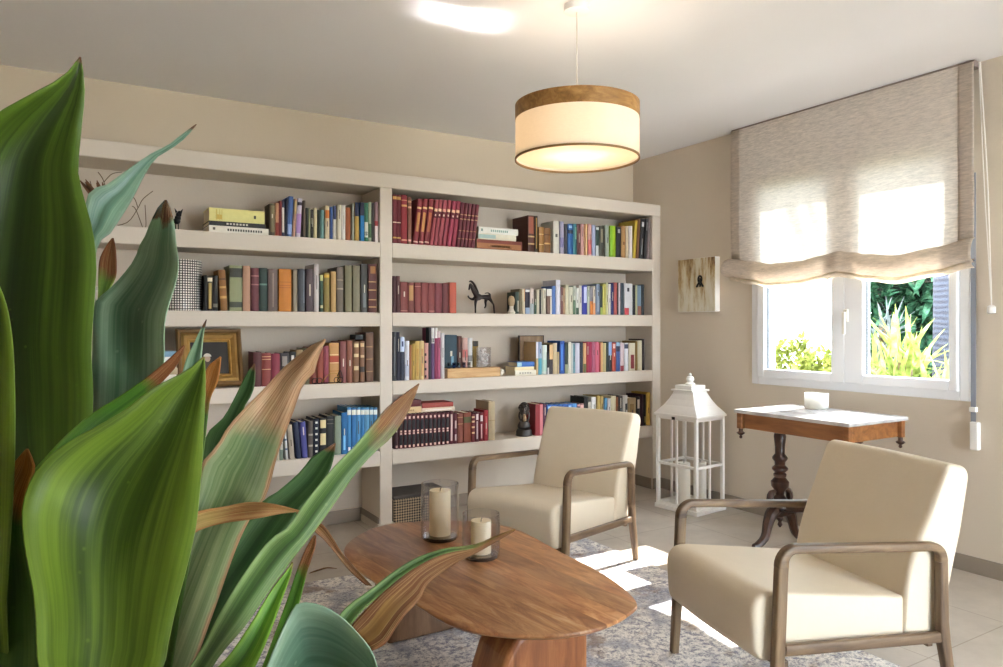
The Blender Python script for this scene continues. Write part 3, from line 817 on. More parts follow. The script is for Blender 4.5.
for k in range(6):
    a = k * PI / 3; tube(bm, cr([L(98, 198), L(98, 198) + Vector((.03 * math.cos(a), .03 * math.sin(a), .02)), L(91, 183) + Vector((.05 * math.cos(a), .04 * math.sin(a), .01))], 8), [.004, .012, .014, .014, .012, .009, .006, .002], 6)
link('seed_pod', bm, M_pod, tw)
ct = thing('cat_figure', 'tiny black cat figurine standing on thin legs on the top shelf', 'figurine', on_y(177, 228.5, YF + .06) * 1)
ct.location.z = Z1
bm = bmesh.new()
for p, r in (((0, 0, .05), .018), ((.004, 0, .066), .016), ((.008, -.004, .084), .014), ((.012, -.006, .094), .011)): bmesh.ops.create_uvsphere(bm, u_segments=12, v_segments=8, radius=r, matrix=Matrix.Translation(p))
link('body', bm, M_black, ct, smooth=True)
for s in (-1, 1):
    bm = bmesh.new(); tube(bm, [(.008 + s * .01, -.004, .095), (.008 + s * .02, -.004, .116)], [.007, .001], 6); link('ear', bm, M_black, ct)
    bm = bmesh.new(); tube(bm, [(s * .007, 0, .04), (s * .007, 0, .0)], .0025, 6); link('leg', bm, M_iron, ct)

# wire insect ornament in front of the red books
ws = thing('wire_ornament', 'small dark wire ornament with an arched gold back on the third shelf', 'ornament', on_y(326, 383, YF + .001)); ws.location.y = YF + .006; ws.location.z = Z3
wy = YF + .006; sc = .0053
M_goldw = plain('a8843c', .35, .7)
def Lw(du, dv, y=0): return Vector((du * sc, y, dv * sc))
bm = bmesh.new(); tube(bm, cr([Lw(-4, 2, -.0), Lw(0, 7), Lw(5, 11), Lw(12, 11), Lw(15, 6), Lw(17, .4)], 24), .0024, 6); link('arched_wire', bm, M_goldw, ws)
for c in (-12, -7, 12.5, 16.5):
    bm = bmesh.new(); tube(bm, [Lw(c + 3.1 * math.cos(a * PI / 10), 3.7 + 3.1 * math.sin(a * PI / 10)) for a in range(21)], .0026, 6, cap=False); link('ring', bm, M_iron, ws)
bm = bmesh.new(); tube(bm, [Lw(-15, 1.2), Lw(-8, 1.0), Lw(6, 1.1), Lw(18, 1.2)], .003, 6); link('rail', bm, M_iron, ws)
bm = bmesh.new(); tube(bm, cr([Lw(13, 8), Lw(15, 12), Lw(16.5, 14), Lw(18, 11), Lw(19, 5)], 12), .003, 6); link('figure', bm, M_iron, ws)

# prancing horse sculpture
hs = thing('horse_sculpture', 'dark bronze prancing horse sculpture on the second shelf of the right bay', 'sculpture', on_y(481, 313, YF + .07)); hs.location.y = YF + .07; hs.location.z = Z2
M_brz = plain('2c2320', .45, .5, noise=.3)
p0 = on_y(466, 312.5, YF + .07).x - hs.location.x; k = .0068
def H(u, v, y=0): return Vector(((u - 481) * k, y, (312.2 - v) * k))
def skin(name, verts, edges, mat, parent, sub=2, root=0):
    me = bpy.data.meshes.new(name); me.from_pydata([tuple(v[0]) for v in verts], edges, [])
    o = bpy.data.objects.new(name, me); C.objects.link(o); o.parent = parent
    m = o.modifiers.new('skin', 'SKIN'); m.use_smooth_shade = True
    for i, v in enumerate(verts):
        r = v[1]; me.skin_vertices[0].data[i].radius = (r, r) if not isinstance(r, tuple) else r
    me.skin_vertices[0].data[root].use_root = True
    s = o.modifiers.new('sub', 'SUBSURF'); s.levels = sub; s.render_levels = sub
    me.materials.append(mat); return o
V = [(H(477.5, 296), .019), (H(484, 296), .016), (H(489, 295.5), .019), (H(473.5, 291), .018), (H(470.5, 285.5), .013), (H(469, 283), .009), (H(468.3, 286.5), .007), (H(467.6, 289.5), .0055),
     (H(474, 300, -.012), .011), (H(473.6, 306, -.013), .006), (H(473.6, 312, -.014), .0055),
     (H(472, 298.5, .012), .009), (H(468.6, 296.8, .013), .0055), (H(467.4, 294.6, .013), .005),
     (H(491, 299, -.013), .011), (H(494.2, 303.5, -.014), .006), (H(495, 312, -.015), .0055),
     (H(487, 300, .013), .01), (H(487.6, 304.5, .014), .006), (H(486, 307, .014), .005),
     (H(491.5, 293.2), .007), (H(489, 291.6), .005), (H(485, 292.2), .003)]
skin('body', V, [(0, 1), (1, 2), (0, 3), (3, 4), (4, 5), (5, 6), (6, 7), (0, 8), (8, 9), (9, 10), (0, 11), (11, 12), (12, 13), (2, 14), (14, 15), (15, 16), (2, 17), (17, 18), (18, 19), (2, 20), (20, 21), (21, 22)], M_brz, hs, root=1)
bm = bmesh.new(); pts = [H(467.8, 281.2), H(470, 280.8), H(473.2, 283.6), H(476, 288), H(478.4, 292.5)]
tube(bm, cr(pts, 12), [.003, .005, .006, .007, .008, .008, .008, .008, .007, .006, .005, .003], 6); link('mane', bm, M_brz, hs, smooth=True)

# small stone head at the book end
sh = thing('stone_figurine', 'small beige stone head figurine beside the paperbacks on the second shelf', 'figurine', on_y(511.8, 312, YF + .04)); sh.location.y = YF + .045; sh.location.z = Z2
M_stone = plain('b49c7c', .8, noise=.2)
bm = bmesh.new(); lathe(bm, [(.026, 0), (.028, .012), (.02, .022), (.014, .04), (.016, .052)], seg=16); link('base', bm, plain('cfc8b8', .8, noise=.25), sh, smooth=True)
bm = bmesh.new(); lathe(bm, [(.012, .05), (.02, .062), (.024, .082), (.023, .1), (.015, .118), (.0, .124)], seg=16); link('head', bm, M_stone, sh, smooth=True)

# carved wooden block with little glasses and a clear box on top
bl = thing('wooden_box', 'long pale wooden box lying along the third shelf in front of books', 'box', (0, 0, 0))
xa, xb = on_y(447.5, 372, YF + .012).x, on_y(500.5, 372, YF + .012).x; zt = on_y(470, 368, YF + .012).z
bl.location = (xa, YF + .012, Z3)
bh = zt - Z3; bw = xb - xa
link('body', B(.0, bw, 0, .085, 0, bh), wood('pale_wood', 'a87c4c', 'c39a66', 'd8b585', 'X', 8, .5), bl, bevel=.004)
link('end_block', B(-.022, -.001, .004, .081, 0, bh * .96), plain('5c3d22', .5, noise=.2), bl, bevel=.003)
bm = bmesh.new()
for j in range(7):
    bmesh.ops.create_uvsphere(bm, u_segments=8, v_segments=6, radius=.012 + .003 * (j % 2), matrix=Matrix.Translation((bw + .014 + .012 * (j % 2), .012 + .0105 * j, .018 + .014 * (j % 2))))
link('shell_end', bm, plain('e8ded0', .6, noise=.2), bl, smooth=True)
for j, (u, c) in enumerate(((448.6, 'a8c0d0'), (453.6, '8aa4c4'), (458.6, 'b8c4cc'), (463.6, 'c0b8c8'), (468.6, 'd8d4d0'))):
    x = on_y(u, 365, YF + .05).x
    t = thing('shot_glass', '%s little glass on the wooden box, %s' % (('bluish', 'deeper blue', 'pale grey', 'lilac', 'whitish')[j], ('nearest the tall pink book', 'second from tall pink book', 'in the middle of five', 'second from the clear box', 'nearest the clear box')[j]), 'glass', (x, YF + .045, Z3 + bh + .0004), group='little glasses on the wooden box')
    bm = bmesh.new(); lathe(bm, [(.009, 0), (.0105, .002), (.0115, .036), (.0105, .036), (.0095, .004), (0, .004)], seg=16, close=False); link('tumbler', bm, clear('tint' + c, c, .12), t, smooth=True)
    bm = bmesh.new(); lathe(bm, [(.0088, .0045), (.009, .016), (0, .0165)], seg=14); link('wax_fill', bm, plain('dfe4ea', .5), t, smooth=True)
t = thing('clear_box', 'clear box of white shells standing on the wooden box', 'box', (on_y(479.5, 367, YF + .03).x, YF + .02, Z3 + bh + .0004))
cw, chh = .082, .132
bm = bmesh.new()
for a in (B(0, cw, 0, .0022, 0, chh), B(0, cw, .05, .0522, 0, chh), B(0, .0022, .0022, .05, 0, chh), B(cw - .0022, cw, .0022, .05, 0, chh), B(.0022, cw - .0022, .0022, .05, 0, .0022)):
    me = bpy.data.meshes.new('x'); a.to_mesh(me); bm.from_mesh(me); a.free(); bpy.data.meshes.remove(me)
link('walls', bm, M_glass, t)
bm = bmesh.new(); random.seed(3)
for j in range(34): bmesh.ops.create_icosphere(bm, subdivisions=1, radius=random.uniform(.008, .0105), matrix=Matrix.Translation((random.uniform(.013, cw - .013), random.uniform(.0135, .0385), .013 + j * .0031)))
o = link('shells', bm, plain('e8e4de', .5), t, smooth=True); o['kind'] = 'stuff'

# brown plaque leaning at the back
pl = thing('wooden_plaque', 'plain brown wooden plaque standing behind the small pile of books', 'plaque', (on_y(519.5, 372, YF + .17).x, YF + .17, Z3 + .0005))
pw = on_y(544, 372, YF + .17).x - pl.location.x; ph = on_y(527, 335.5, YF + .17).z - Z3
link('board', B(.006, pw - .006, .004, .014, .006, ph - .006), wood('plaque_wood', '6b5136', '836648', '9a7c5a', 'Z', 5, .6), pl)
bm = bmesh.new(); box(bm, 0, .006, 0, .02, 0, ph); box(bm, pw - .006, pw, 0, .02, 0, ph); box(bm, .006, pw - .006, 0, .02, 0, .006); box(bm, .006, pw - .006, 0, .02, ph - .006, ph)
link('frame', bm, plain('3a2a1c', .5), pl)

# black bust
bu = thing('bust_sculpture', 'black bust of a head with carved hair and a pale throat on the fourth shelf', 'sculpture', on_y(524, 434.5, YF + .075)); bu.rotation_euler = (0, 0, -.5); bu.location.y = YF + .075; bu.location.z = Z4
M_bust = plain('332b27', .4, .0, .6, noise=.3)
bm = bmesh.new(); lathe(bm, [(.056, 0), (.058, .006), (.055, .012), (.056, .03), (.048, .045)], seg=28); link('base', bm, M_bust, bu, smooth=True)
V = [((0, 0, .04), (.05, .034)), ((0, .002, .072), (.05, .032)), ((0, .004, .095), (.036, .026)), ((0, 0, .115), .018), ((0, -.002, .14), .019)]
skin('shoulders', V, [(0, 1), (1, 2), (2, 3), (3, 4)], M_bust, bu)
bm = bmesh.new(); bmesh.ops.create_uvsphere(bm, u_segments=24, v_segments=16, radius=1, matrix=Matrix.Translation((.0, -.006, .178)) @ Matrix.Diagonal((.032, .038, .044, 1))); link('head', bm, M_bust, bu, smooth=True)
bm = bmesh.new()
tube(bm, cr([(-.002, -.043, .192), (-.002, -.05, .178), (-.002, -.045, .17)], 6), [.004, .005, .007, .007, .006, .003], 6)
for s in (-1, 1):
    bmesh.ops.create_uvsphere(bm, u_segments=8, v_segments=6, radius=.0055, matrix=Matrix.Translation((s * .012, -.038, .186)))
tube(bm, [(-.012, -.039, .16), (0, -.043, .159), (.012, -.039, .16)], .004, 6)
link('face', bm, plain('5c4c42', .4, 0, .6), bu, smooth=True)
bm = bmesh.new(); random.seed(5)
for j in range(90):
    th = random.uniform(0, 2 * PI); ph_ = random.uniform(-.25, PI / 2)
    v = Vector((math.cos(ph_) * math.cos(th), math.cos(ph_) * math.sin(th), math.sin(ph_)))
    if v.y < -.45 and v.z < .5: continue
    bmesh.ops.create_icosphere(bm, subdivisions=1, radius=.0085, matrix=Matrix.Translation((v.x * .034, -.002 + v.y * .038, .184 + v.z * .04)))
o = link('carved_hair', bm, M_bust, bu, smooth=True)
bm = bmesh.new(); tube(bm, cr([(0, -.041, .15), (0, -.034, .132), (0, -.036, .112), (0, -.038, .1)], 10), [.008, .010, .0105, .0105, .0105, .011, .011, .01, .008, .004], 8); link('pale_throat', bm, plain('b09474', .6, noise=.2), bu, smooth=True)
for s in (-1, 1):
    bm = bmesh.new(); tube(bm, cr([(s * .03, -.012, .165), (s * .034, -.014, .14), (s * .03, -.016, .118), (s * .02, -.03, .1)], 10), .006, 6); link('braid', bm, M_bust, bu, smooth=True)

# woven basket under the lowest shelf
bk = thing('basket', 'dark wicker basket with a slatted wooden lid on the floor of the bookcase', 'basket', (1.745, YF + .055, .0006))
kw, kd, kh = .38, .24, .165
def weave():
    m, nt, b = newmat('dark_wicker'); tc = N(nt, 'ShaderNodeTexCoord'); mp = N(nt, 'ShaderNodeMapping'); mp.inputs['Rotation'].default_value = (0, math.radians(45), 0); mp.inputs['Scale'].default_value = (85, 85, 85)
    ck = nt.nodes.new('ShaderNodeTexChecker'); ck.inputs['Scale'].default_value = 1.0; ck.inputs['Color1'].default_value = rgb('2c221c'); ck.inputs['Color2'].default_value = rgb('b09a7c')
    nt.links.new(tc.outputs['Object'], mp.inputs['Vector']); nt.links.new(mp.outputs['Vector'], ck.inputs['Vector']); nt.links.new(ck.outputs['Color'], b.inputs['Base Color']); b.inputs['Roughness'].default_value = .6
    return m
link('body', B(0, kw, 0, kd, 0, kh), weave(), bk, bevel=.01)
for j in range(1): link('lid_slat', B(-.004, kw + .004, -.004, kd + .004, kh + .002 + j * .026, kh + .024 + j * .026), plain('4a423e', .6, noise=.3), bk, bevel=.004)
# ------------------------------------------------------------------ armchairs
def sweep(bm, path, half_w, x, thick):
    """bar bent in the y-z plane: path of (y,z), half width along x, thickness list or value"""
    n = len(path); rings = []
    for i, (y, z) in enumerate(path):
        a = Vector(path[min(i + 1, n - 1)]) - Vector(path[max(i - 1, 0)]); a.normalize(); nn = Vector((-a.y, a.x))
        t = (thick[i] if isinstance(thick, list) else thick) / 2; r = min(half_w, t) * .5; sec = []
        for sx, sn, a0 in ((1, 1, 0), (-1, 1, 1), (-1, -1, 2), (1, -1, 3)):
            for k in range(4):
                an = (a0 + k / 3) * PI / 2; sec.append((sx * (half_w - r) + r * math.cos(an), sn * (t - r) + r * math.sin(an)))
        rings.append([bm.verts.new((x + p, y + nn.x * q, z + nn.y * q)) for p, q in sec])
    m = len(rings[0])
    for a, b in zip(rings, rings[1:]):
        for k in range(m): bm.faces.new((a[k], a[(k + 1) % m], b[(k + 1) % m], b[k]))
    bm.faces.new(rings[0][::-1]); bm.faces.new(rings[-1])
def round_poly(pts, rads, seg=6):
    out = []; n = len(pts)
    for i in range(n):
        p = Vector(pts[i]); a = Vector(pts[i - 1]) - p; b = Vector(pts[(i + 1) % n]) - p
        r = min(rads[i], a.length * .48, b.length * .48)
        if r <= 0: out.append(p); continue
        pa, pb = p + a.normalized() * r, p + b.normalized() * r
        for k in range(seg + 1):
            f = k / seg; out.append(pa * (1 - f) ** 2 + p * 2 * f * (1 - f) + pb * f * f)
    return out
def cushion(name, prof, rads, hw_of, parent, mat, nseg=14, edge=.022, crown=0.0):
    """upholstered slab: (y,z) outline, half width hw_of(z); rounded side edges, slight crown"""
    P = round_poly(prof, rads); c = sum(P, Vector((0, 0))) / len(P)
    bm = bmesh.new(); rings = []
    seq = []
    for k in range(7):
        a = PI / 2 * k / 6; seq.append((edge * (1 - math.cos(a)), edge * (1 - math.sin(a))))
    left = [('L', d, i) for d, i in seq]; mid = [('M', f, 0) for f in [j / nseg for j in range(1, nseg)]]; right = [('R', d, i) for d, i in seq[::-1]]
    for typ, d, ins in left + mid + right:
        ring = []
        for p in P:
            hw = hw_of(p.y)
            if typ == 'L': x = -hw + d
            elif typ == 'R': x = hw - d
            else: x = -hw + edge + (2 * hw - 2 * edge) * d
            q = p - (p - c).normalized() * ins
            if typ == 'M' and crown:
                w = math.sin(PI * d); q = q + (p - c).normalized() * crown * w
            ring.append(bm.verts.new((x, q.x, q.y)))
        rings.append(ring)
    n = len(P)
    for a, b in zip(rings, rings[1:]):
        for k in range(n): bm.faces.new((a[k], a[(k + 1) % n], b[(k + 1) % n], b[k]))
    bm.faces.new(rings[0][::-1]); bm.faces.new(rings[-1])
    return link(name, bm, mat, parent, smooth=True, angle=60)
def armchair(label, loc, th, sc=1.0):
    a = thing('armchair', label, 'armchair', (loc[0], loc[1], .0165), th - PI / 2, 'cream armchairs around the coffee table')
    a.scale = (sc, sc, sc)
    w, yf, yb, za, zab, zr, zrb, bf, spl = .289, .312, -.286, .552, .515, .252, .222, -.335, .032
    for s in (-1, 1):
        x = s * w
        bm = bmesh.new(); sweep(bm, [(yf + spl, 0), (yf + spl * .5, .25), (yf + .005, za - .06), (yf + .004, za - .05)], .0145, x, [.028, .038, .038, .038]); link('front_leg', bm, M_oakz, a, smooth=True, angle=50)
        arc = [(yf + .004, za - .0505)] + [(yf - .042 + .046 * math.cos(k * PI / 16), za - .046 + .046 * math.sin(k * PI / 16)) for k in range(9)]
        arc += [(yb + .045 - .045 * math.sin(k * PI / 16), zab - .045 + .045 * math.cos(k * PI / 16)) for k in range(9)] + [(yb, zab - .0505)]
        bm = bmesh.new(); sweep(bm, arc, .0155, x, [.038, .038, .037, .035, .033, .031, .029, .027, .027, .027, .027, .027, .027, .028, .029, .031, .032, .033, .035, .035]); link('armrest', bm, M_oak, a, smooth=True, angle=50)
        bm = bmesh.new(); sweep(bm, [(yb, zab - .05), (yb - .001, zab - .06), (yb - .003, zrb + .05), (yb - .01, zrb - .02), (bf, 0)], .0145, x, [.035, .035, .037, .04, .026]); link('back_leg', bm, M_oakz, a, smooth=True, angle=50)
        bm = bmesh.new(); sweep(bm, [(yf - .006, zr), (yb + .008, zrb)], .0115, x, .034); link('side_rail', bm, M_oak, a, smooth=True, angle=50)
    for y, z in ((yf - .02, .20), (yb + .03, .205)): link('cross_rail', B(-w + .012, w - .012, y - .011, y + .011, z - .018, z + .012), M_oak, a, bevel=.003)
    cushion('seat_cushion', [(.388, .208), (.402, .425), (-.172, .352), (-.172, .222)], [.05, .085, .01, .01], lambda z: .262, a, M_leather, edge=.02, crown=.006)
    bk_ = cushion('backrest', [(-.16, .225), (-.176, .44), (-.336, .772), (-.423, .755), (-.385, .47), (-.30, .215)], [.02, .12, .026, .03, .1, .03], lambda z: .267 + max(0, z - .45) * .03, a, M_leather, edge=.02, crown=.004)
    return a
armchair('cream leather armchair in front of the bookcase, facing the table end with candles', (2.168, 3.053), 3.491)
armchair('cream leather armchair nearer the window table, its wooden arm toward the camera', (2.23, 1.623), 2.881, 1.011)

# ------------------------------------------------------------------ rug
def rug_mat():
    m, nt, b = newmat('faded_rug'); tc = N(nt, 'ShaderNodeTexCoord')
    n1 = N(nt, 'ShaderNodeTexNoise', Scale=2.3, Detail=5.0, Roughness=.6); n2 = N(nt, 'ShaderNodeTexNoise', Scale=46.0, Detail=6.0, Roughness=.8); n3 = N(nt, 'ShaderNodeTexNoise', Scale=5.0, Detail=6.0, Roughness=.7)
    vo = N(nt, 'ShaderNodeTexVoronoi', Scale=9.0); n4 = N(nt, 'ShaderNodeTexNoise', Scale=90.0, Detail=3.0)
    mp = N(nt, 'ShaderNodeMapping'); mp.inputs['Location'].default_value = (3.1, 7.7, 1.3); nt.links.new(tc.outputs['Object'], mp.inputs['Vector'])
    for n in (n1, n2, vo, n4): nt.links.new(tc.outputs['Object'], n.inputs['Vector'])
    nt.links.new(mp.outputs['Vector'], n3.inputs['Vector'])
    base = ramp(nt, [(.42, '9a9aa6'), (.49, 'dad7d4'), (.56, 'faf6f0')]); nt.links.new(n2.outputs['Fac'], base.inputs['Fac'])
    dark = ramp(nt, [(.40, '4c5674'), (.6, 'a4aabf')]); nt.links.new(n4.outputs['Fac'], dark.inputs['Fac'])
    m1 = nt.nodes.new('ShaderNodeMixRGB'); 
    ms = ramp(nt, [(.57, '000000'), (.65, 'c8c8c8')])
    # worn medallion shapes: cell edges broken up by noise
    ad = N(nt, 'ShaderNodeMath', operation='MULTIPLY_ADD'); ad.inputs[1].default_value = .55; nt.links.new(vo.outputs['Distance'], ad.inputs[0]); nt.links.new(n2.outputs['Fac'], ad.inputs[2])
    mm = N(nt, 'ShaderNodeMath', operation='MULTIPLY'); nt.links.new(ad.outputs[0], mm.inputs[0]); nt.links.new(n1.outputs['Fac'], mm.inputs[1])
    ml = N(nt, 'ShaderNodeMath', operation='MULTIPLY'); ml.inputs[1].default_value = 1.35; nt.links.new(mm.outputs[0], ml.inputs[0])
    nt.links.new(ml.outputs[0], ms.inputs['Fac'])
    nt.links.new(ms.outputs['Color'], m1.inputs[0]); nt.links.new(base.outputs['Color'], m1.inputs[1]); nt.links.new(dark.outputs['Color'], m1.inputs[2])
    br = ramp(nt, [(.53, '000000'), (.63, 'c8c8c8')]); nt.links.new(n3.outputs['Fac'], br.inputs['Fac'])
    m2 = nt.nodes.new('ShaderNodeMixRGB'); m2.inputs[2].default_value = rgb('8a6c52'); nt.links.new(br.outputs['Color'], m2.inputs[0]); nt.links.new(m1.outputs[0], m2.inputs[1])
    nt.links.new(m2.outputs[0], b.inputs['Base Color']); b.inputs['Roughness'].default_value = .95; b.inputs['Specular IOR Level'].default_value = .05
    bp = N(nt, 'ShaderNodeBump', Strength=.35, Distance=.006); nt.links.new(n4.outputs['Fac'], bp.inputs['Height']); nt.links.new(bp.outputs['Normal'], b.inputs['Normal'])
    return m
rg = thing('rug', 'faded grey-blue and cream patterned rug under the coffee table and armchairs', 'rug', (0, 0, 0))
bm = bmesh.new(); prism(bm, [(.45, .60), (2.60, .62), (2.60, 3.42), (.42, 3.48)], .0015, .012); link('pile', bm, rug_mat(), rg, bevel=.003)
bm = bmesh.new(); pr = [(.45, .60), (2.60, .62), (2.60, 3.42), (.42, 3.48)]
tube(bm, [(x, y, .007) for x, y in pr + pr[:1]], .006, 6); link('bound_edge', bm, plain('b9b4ae', .9), rg)

# ------------------------------------------------------------------ coffee table
def acacia():
    m, nt, b = newmat('acacia_planks'); tc = N(nt, 'ShaderNodeTexCoord'); rot = N(nt, 'ShaderNodeMapping'); rot.inputs['Rotation'].default_value = (0, 0, math.radians(-6))
    nt.links.new(tc.outputs['Object'], rot.inputs['Vector']); sep = nt.nodes.new('ShaderNodeSeparateXYZ'); nt.links.new(rot.outputs['Vector'], sep.inputs[0])
    dv = N(nt, 'ShaderNodeMath', operation='MULTIPLY'); dv.inputs[1].default_value = 1 / .095; nt.links.new(sep.outputs['X'], dv.inputs[0])
    fl = N(nt, 'ShaderNodeMath', operation='FLOOR'); nt.links.new(dv.outputs[0], fl.inputs[0])
    wn = N(nt, 'ShaderNodeTexWhiteNoise', noise_dimensions='1D'); nt.links.new(fl.outputs[0], wn.inputs['W'])
    mp = N(nt, 'ShaderNodeMapping'); mp.inputs['Scale'].default_value = (1, .17, 1); nt.links.new(rot.outputs['Vector'], mp.inputs['Vector'])
    off = N(nt, 'ShaderNodeVectorMath', operation='ADD'); cmb = nt.nodes.new('ShaderNodeCombineXYZ'); ms = N(nt, 'ShaderNodeMath', operation='MULTIPLY'); ms.inputs[1].default_value = 17.0
    nt.links.new(wn.outputs['Value'], ms.inputs[0]); nt.links.new(ms.outputs[0], cmb.inputs['Y']); nt.links.new(mp.outputs['Vector'], off.inputs[0]); nt.links.new(cmb.outputs[0], off.inputs[1])
    no = N(nt, 'ShaderNodeTexNoise', Scale=24.0, Detail=10.0, Roughness=.68, Distortion=1.0); nt.links.new(off.outputs[0], no.inputs['Vector'])
    r = ramp(nt, [(.25, '6c4226'), (.42, '99643e'), (.58, 'bb885a'), (.75, 'd6b28a')]); nt.links.new(no.outputs['Fac'], r.inputs['Fac'])
    hsv = N(nt, 'ShaderNodeHueSaturation'); mr = N(nt, 'ShaderNodeMapRange'); mr.inputs['To Min'].default_value = .68; mr.inputs['To Max'].default_value = 1.25
    nt.links.new(wn.outputs['Value'], mr.inputs['Value']); nt.links.new(mr.outputs['Result'], hsv.inputs['Value']); nt.links.new(r.outputs['Color'], hsv.inputs['Color'])
    # dark knots
    vo = N(nt, 'ShaderNodeTexVoronoi', Scale=4.5); mp2 = N(nt, 'ShaderNodeMapping'); mp2.inputs['Scale'].default_value = (1, .6, 1); nt.links.new(rot.outputs['Vector'], mp2.inputs['Vector']); nt.links.new(mp2.outputs['Vector'], vo.inputs['Vector'])
    kr = ramp(nt, [(.025, '5a2e18'), (.08, 'ffffff')]); nt.links.new(vo.outputs['Distance'], kr.inputs['Fac'])
    mx = N(nt, 'ShaderNodeMixRGB', blend_type='MULTIPLY'); mx.inputs[0].default_value = .75; nt.links.new(hsv.outputs['Color'], mx.inputs[1]); nt.links.new(kr.outputs['Color'], mx.inputs[2])
    nt.links.new(mx.outputs[0], b.inputs['Base Color']); b.inputs['Roughness'].default_value = .3
    bp = N(nt, 'ShaderNodeBump', Strength=.025, Distance=.004); nt.links.new(no.outputs['Fac'], bp.inputs['Height']); nt.links.new(bp.outputs['Normal'], b.inputs['Normal'])
    return m
M_acacia = acacia()
TZ = .38; tc0 = Vector((1.28, 2.3, .0125))
ctb = thing('coffee_table', 'egg-shaped wooden coffee table with plank top and two broad slab legs', 'coffee table', tc0)
px_out = [(344, 549), (356, 567), (388, 588), (415, 602), (440, 617), (470, 628), (515, 634), (560, 634), (600, 627), (628, 614), (636, 600), (606, 575), (560, 551), (514, 528), (470, 521), (425, 521), (385, 524.5), (358, 535)]
top2 = [Vector((p.x, p.y)) - Vector((tc0.x, tc0.y)) for p in (on_z(u, v, TZ) for u, v in px_out)]
loop = crloop(top2, 6)
cen = sum(loop, Vector((0, 0))) / len(loop)
def ringz(bm, f, z): return [bm.verts.new((cen.x + (p.x - cen.x) - (p - cen).normalized().x * f, cen.y + (p.y - cen.y) - (p - cen).normalized().y * f, z - tc0.z)) for p in loop]
bm = bmesh.new(); rr = [ringz(bm, .05, TZ - .034), ringz(bm, .018, TZ - .022), ringz(bm, .003, TZ - .012), ringz(bm, 0, TZ - .008), ringz(bm, .001, TZ - .003), ringz(bm, .005, TZ)]
for a, b_ in zip(rr, rr[1:]):
    for k_ in range(len(a)): bm.faces.new((a[k_], a[(k_ + 1) % len(a)], b_[(k_ + 1) % len(a)], b_[k_]))
bm.faces.new(rr[0][::-1]); bm.faces.new(rr[-1]); link('table_top', bm, M_acacia, ctb, smooth=True, angle=50)
M_acl = wood('acacia_upright', '5f3419', '8d552e', 'b47c4a', 'Z', 4.0, .4)
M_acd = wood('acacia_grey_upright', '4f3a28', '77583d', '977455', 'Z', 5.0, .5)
zt_ = TZ - .034 - tc0.z
# near leg: a thick slab whose left end swells outward and rounds under the top
bm = bmesh.new()
pr = [(-.235, 0), (-.228, .12), (-.212, .2), (-.185, .27), (-.15, .32), (-.12, zt_), (.115, zt_), (.115, 0)]
prism(bm, pr, -.52, -.345, axis='Y'); link('leg', bm, M_acl, ctb, bevel=.02, seg=4)
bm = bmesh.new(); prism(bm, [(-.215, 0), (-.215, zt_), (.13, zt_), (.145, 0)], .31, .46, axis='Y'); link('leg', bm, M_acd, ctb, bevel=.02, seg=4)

# dark rim note: candle holders on the table
def candle(label, u, vbase, r_out, z_top, r_c, zc_top, zc_bot, tilt, lid):
    p = on_z(u, vbase, TZ)
    h = thing('candle_holder', label, 'candle holder', (p.x, p.y, TZ + .0005), 0, 'glass candle holders on the coffee table')
    H_ = z_top - TZ
    bm = bmesh.new(); lathe(bm, [(r_out * .90, 0), (r_out * .97, .006), (r_out, .03), (r_out, H_ * .8), (r_out * .97, H_), (r_out * .97 - .003, H_), (r_out - .004, H_ * .8), (r_out - .004, .016), (0, .014)], seg=40, close=False)
    link('glass', bm, M_glass, h, smooth=True)
    bm = bmesh.new(); lathe(bm, [(r_out * .86, .0002), (r_out * .90, .004), (r_out * .90, .012), (0, .013)], seg=36); link('dark_base', bm, plain('3b332f', .25), h, smooth=True)
    c = thing('candle', ('cream pillar candle in the tall glass holder', 'shorter cream pillar candle in the low glass holder')[tilt], 'candle', (p.x, p.y, TZ + .0175))
    hc = zc_top - TZ - .017
    bm = bmesh.new(); lathe(bm, [(r_c * .97, 0), (r_c, .004), (r_c, hc - .004), (r_c * .97, hc), (r_c * .8, hc - .004), (.004, hc - .006)], seg=32); link('wax', bm, M_wax, c, smooth=True)
    bm = bmesh.new(); tube(bm, [(0, 0, hc - .006), (.001, 0, hc + .004), (.005, 0, hc + .009)], .0016, 6); link('wick', bm, M_black, c)
candle('tall clear glass candle holder on the coffee table', 440, 538.5, .078, .606, .0435, .578, .385, 0, 0)
candle('shorter clear glass candle holder, further from the bookcase, on the coffee table', 481, 557, .072, .545, .0385, .518, .385, 1, 0)

# ------------------------------------------------------------------ marble topped side table under the window
SZ = .775
sx0, sx1, sy0, sy1 = 3.255, 3.765, 2.12, 2.83
sc0 = Vector(((sx0 + sx1) / 2, (sy0 + sy1) / 2, 0)); hx, hy = (sx1 - sx0) / 2, (sy1 - sy0) / 2
st = thing('side_table', 'antique wooden table with a pale marble top and turned pedestals under the window', 'side table', sc0)
def marble():
    m, nt, b = newmat('pale_marble'); tc = N(nt, 'ShaderNodeTexCoord'); no = N(nt, 'ShaderNodeTexNoise', Scale=5.0, Detail=8.0, Distortion=1.6); nt.links.new(tc.outputs['Object'], no.inputs['Vector'])
    r = ramp(nt, [(.35, 'a4a2a2'), (.5, 'bdbbba'), (.7, 'c9c7c5')]); nt.links.new(no.outputs['Fac'], r.inputs['Fac']); nt.links.new(r.outputs['Color'], b.inputs['Base Color']); b.inputs['Roughness'].default_value = .12
    return m
link('marble_top', B(-hx, hx, -hy, hy, SZ - .02, SZ), marble(), st, bevel=.004)
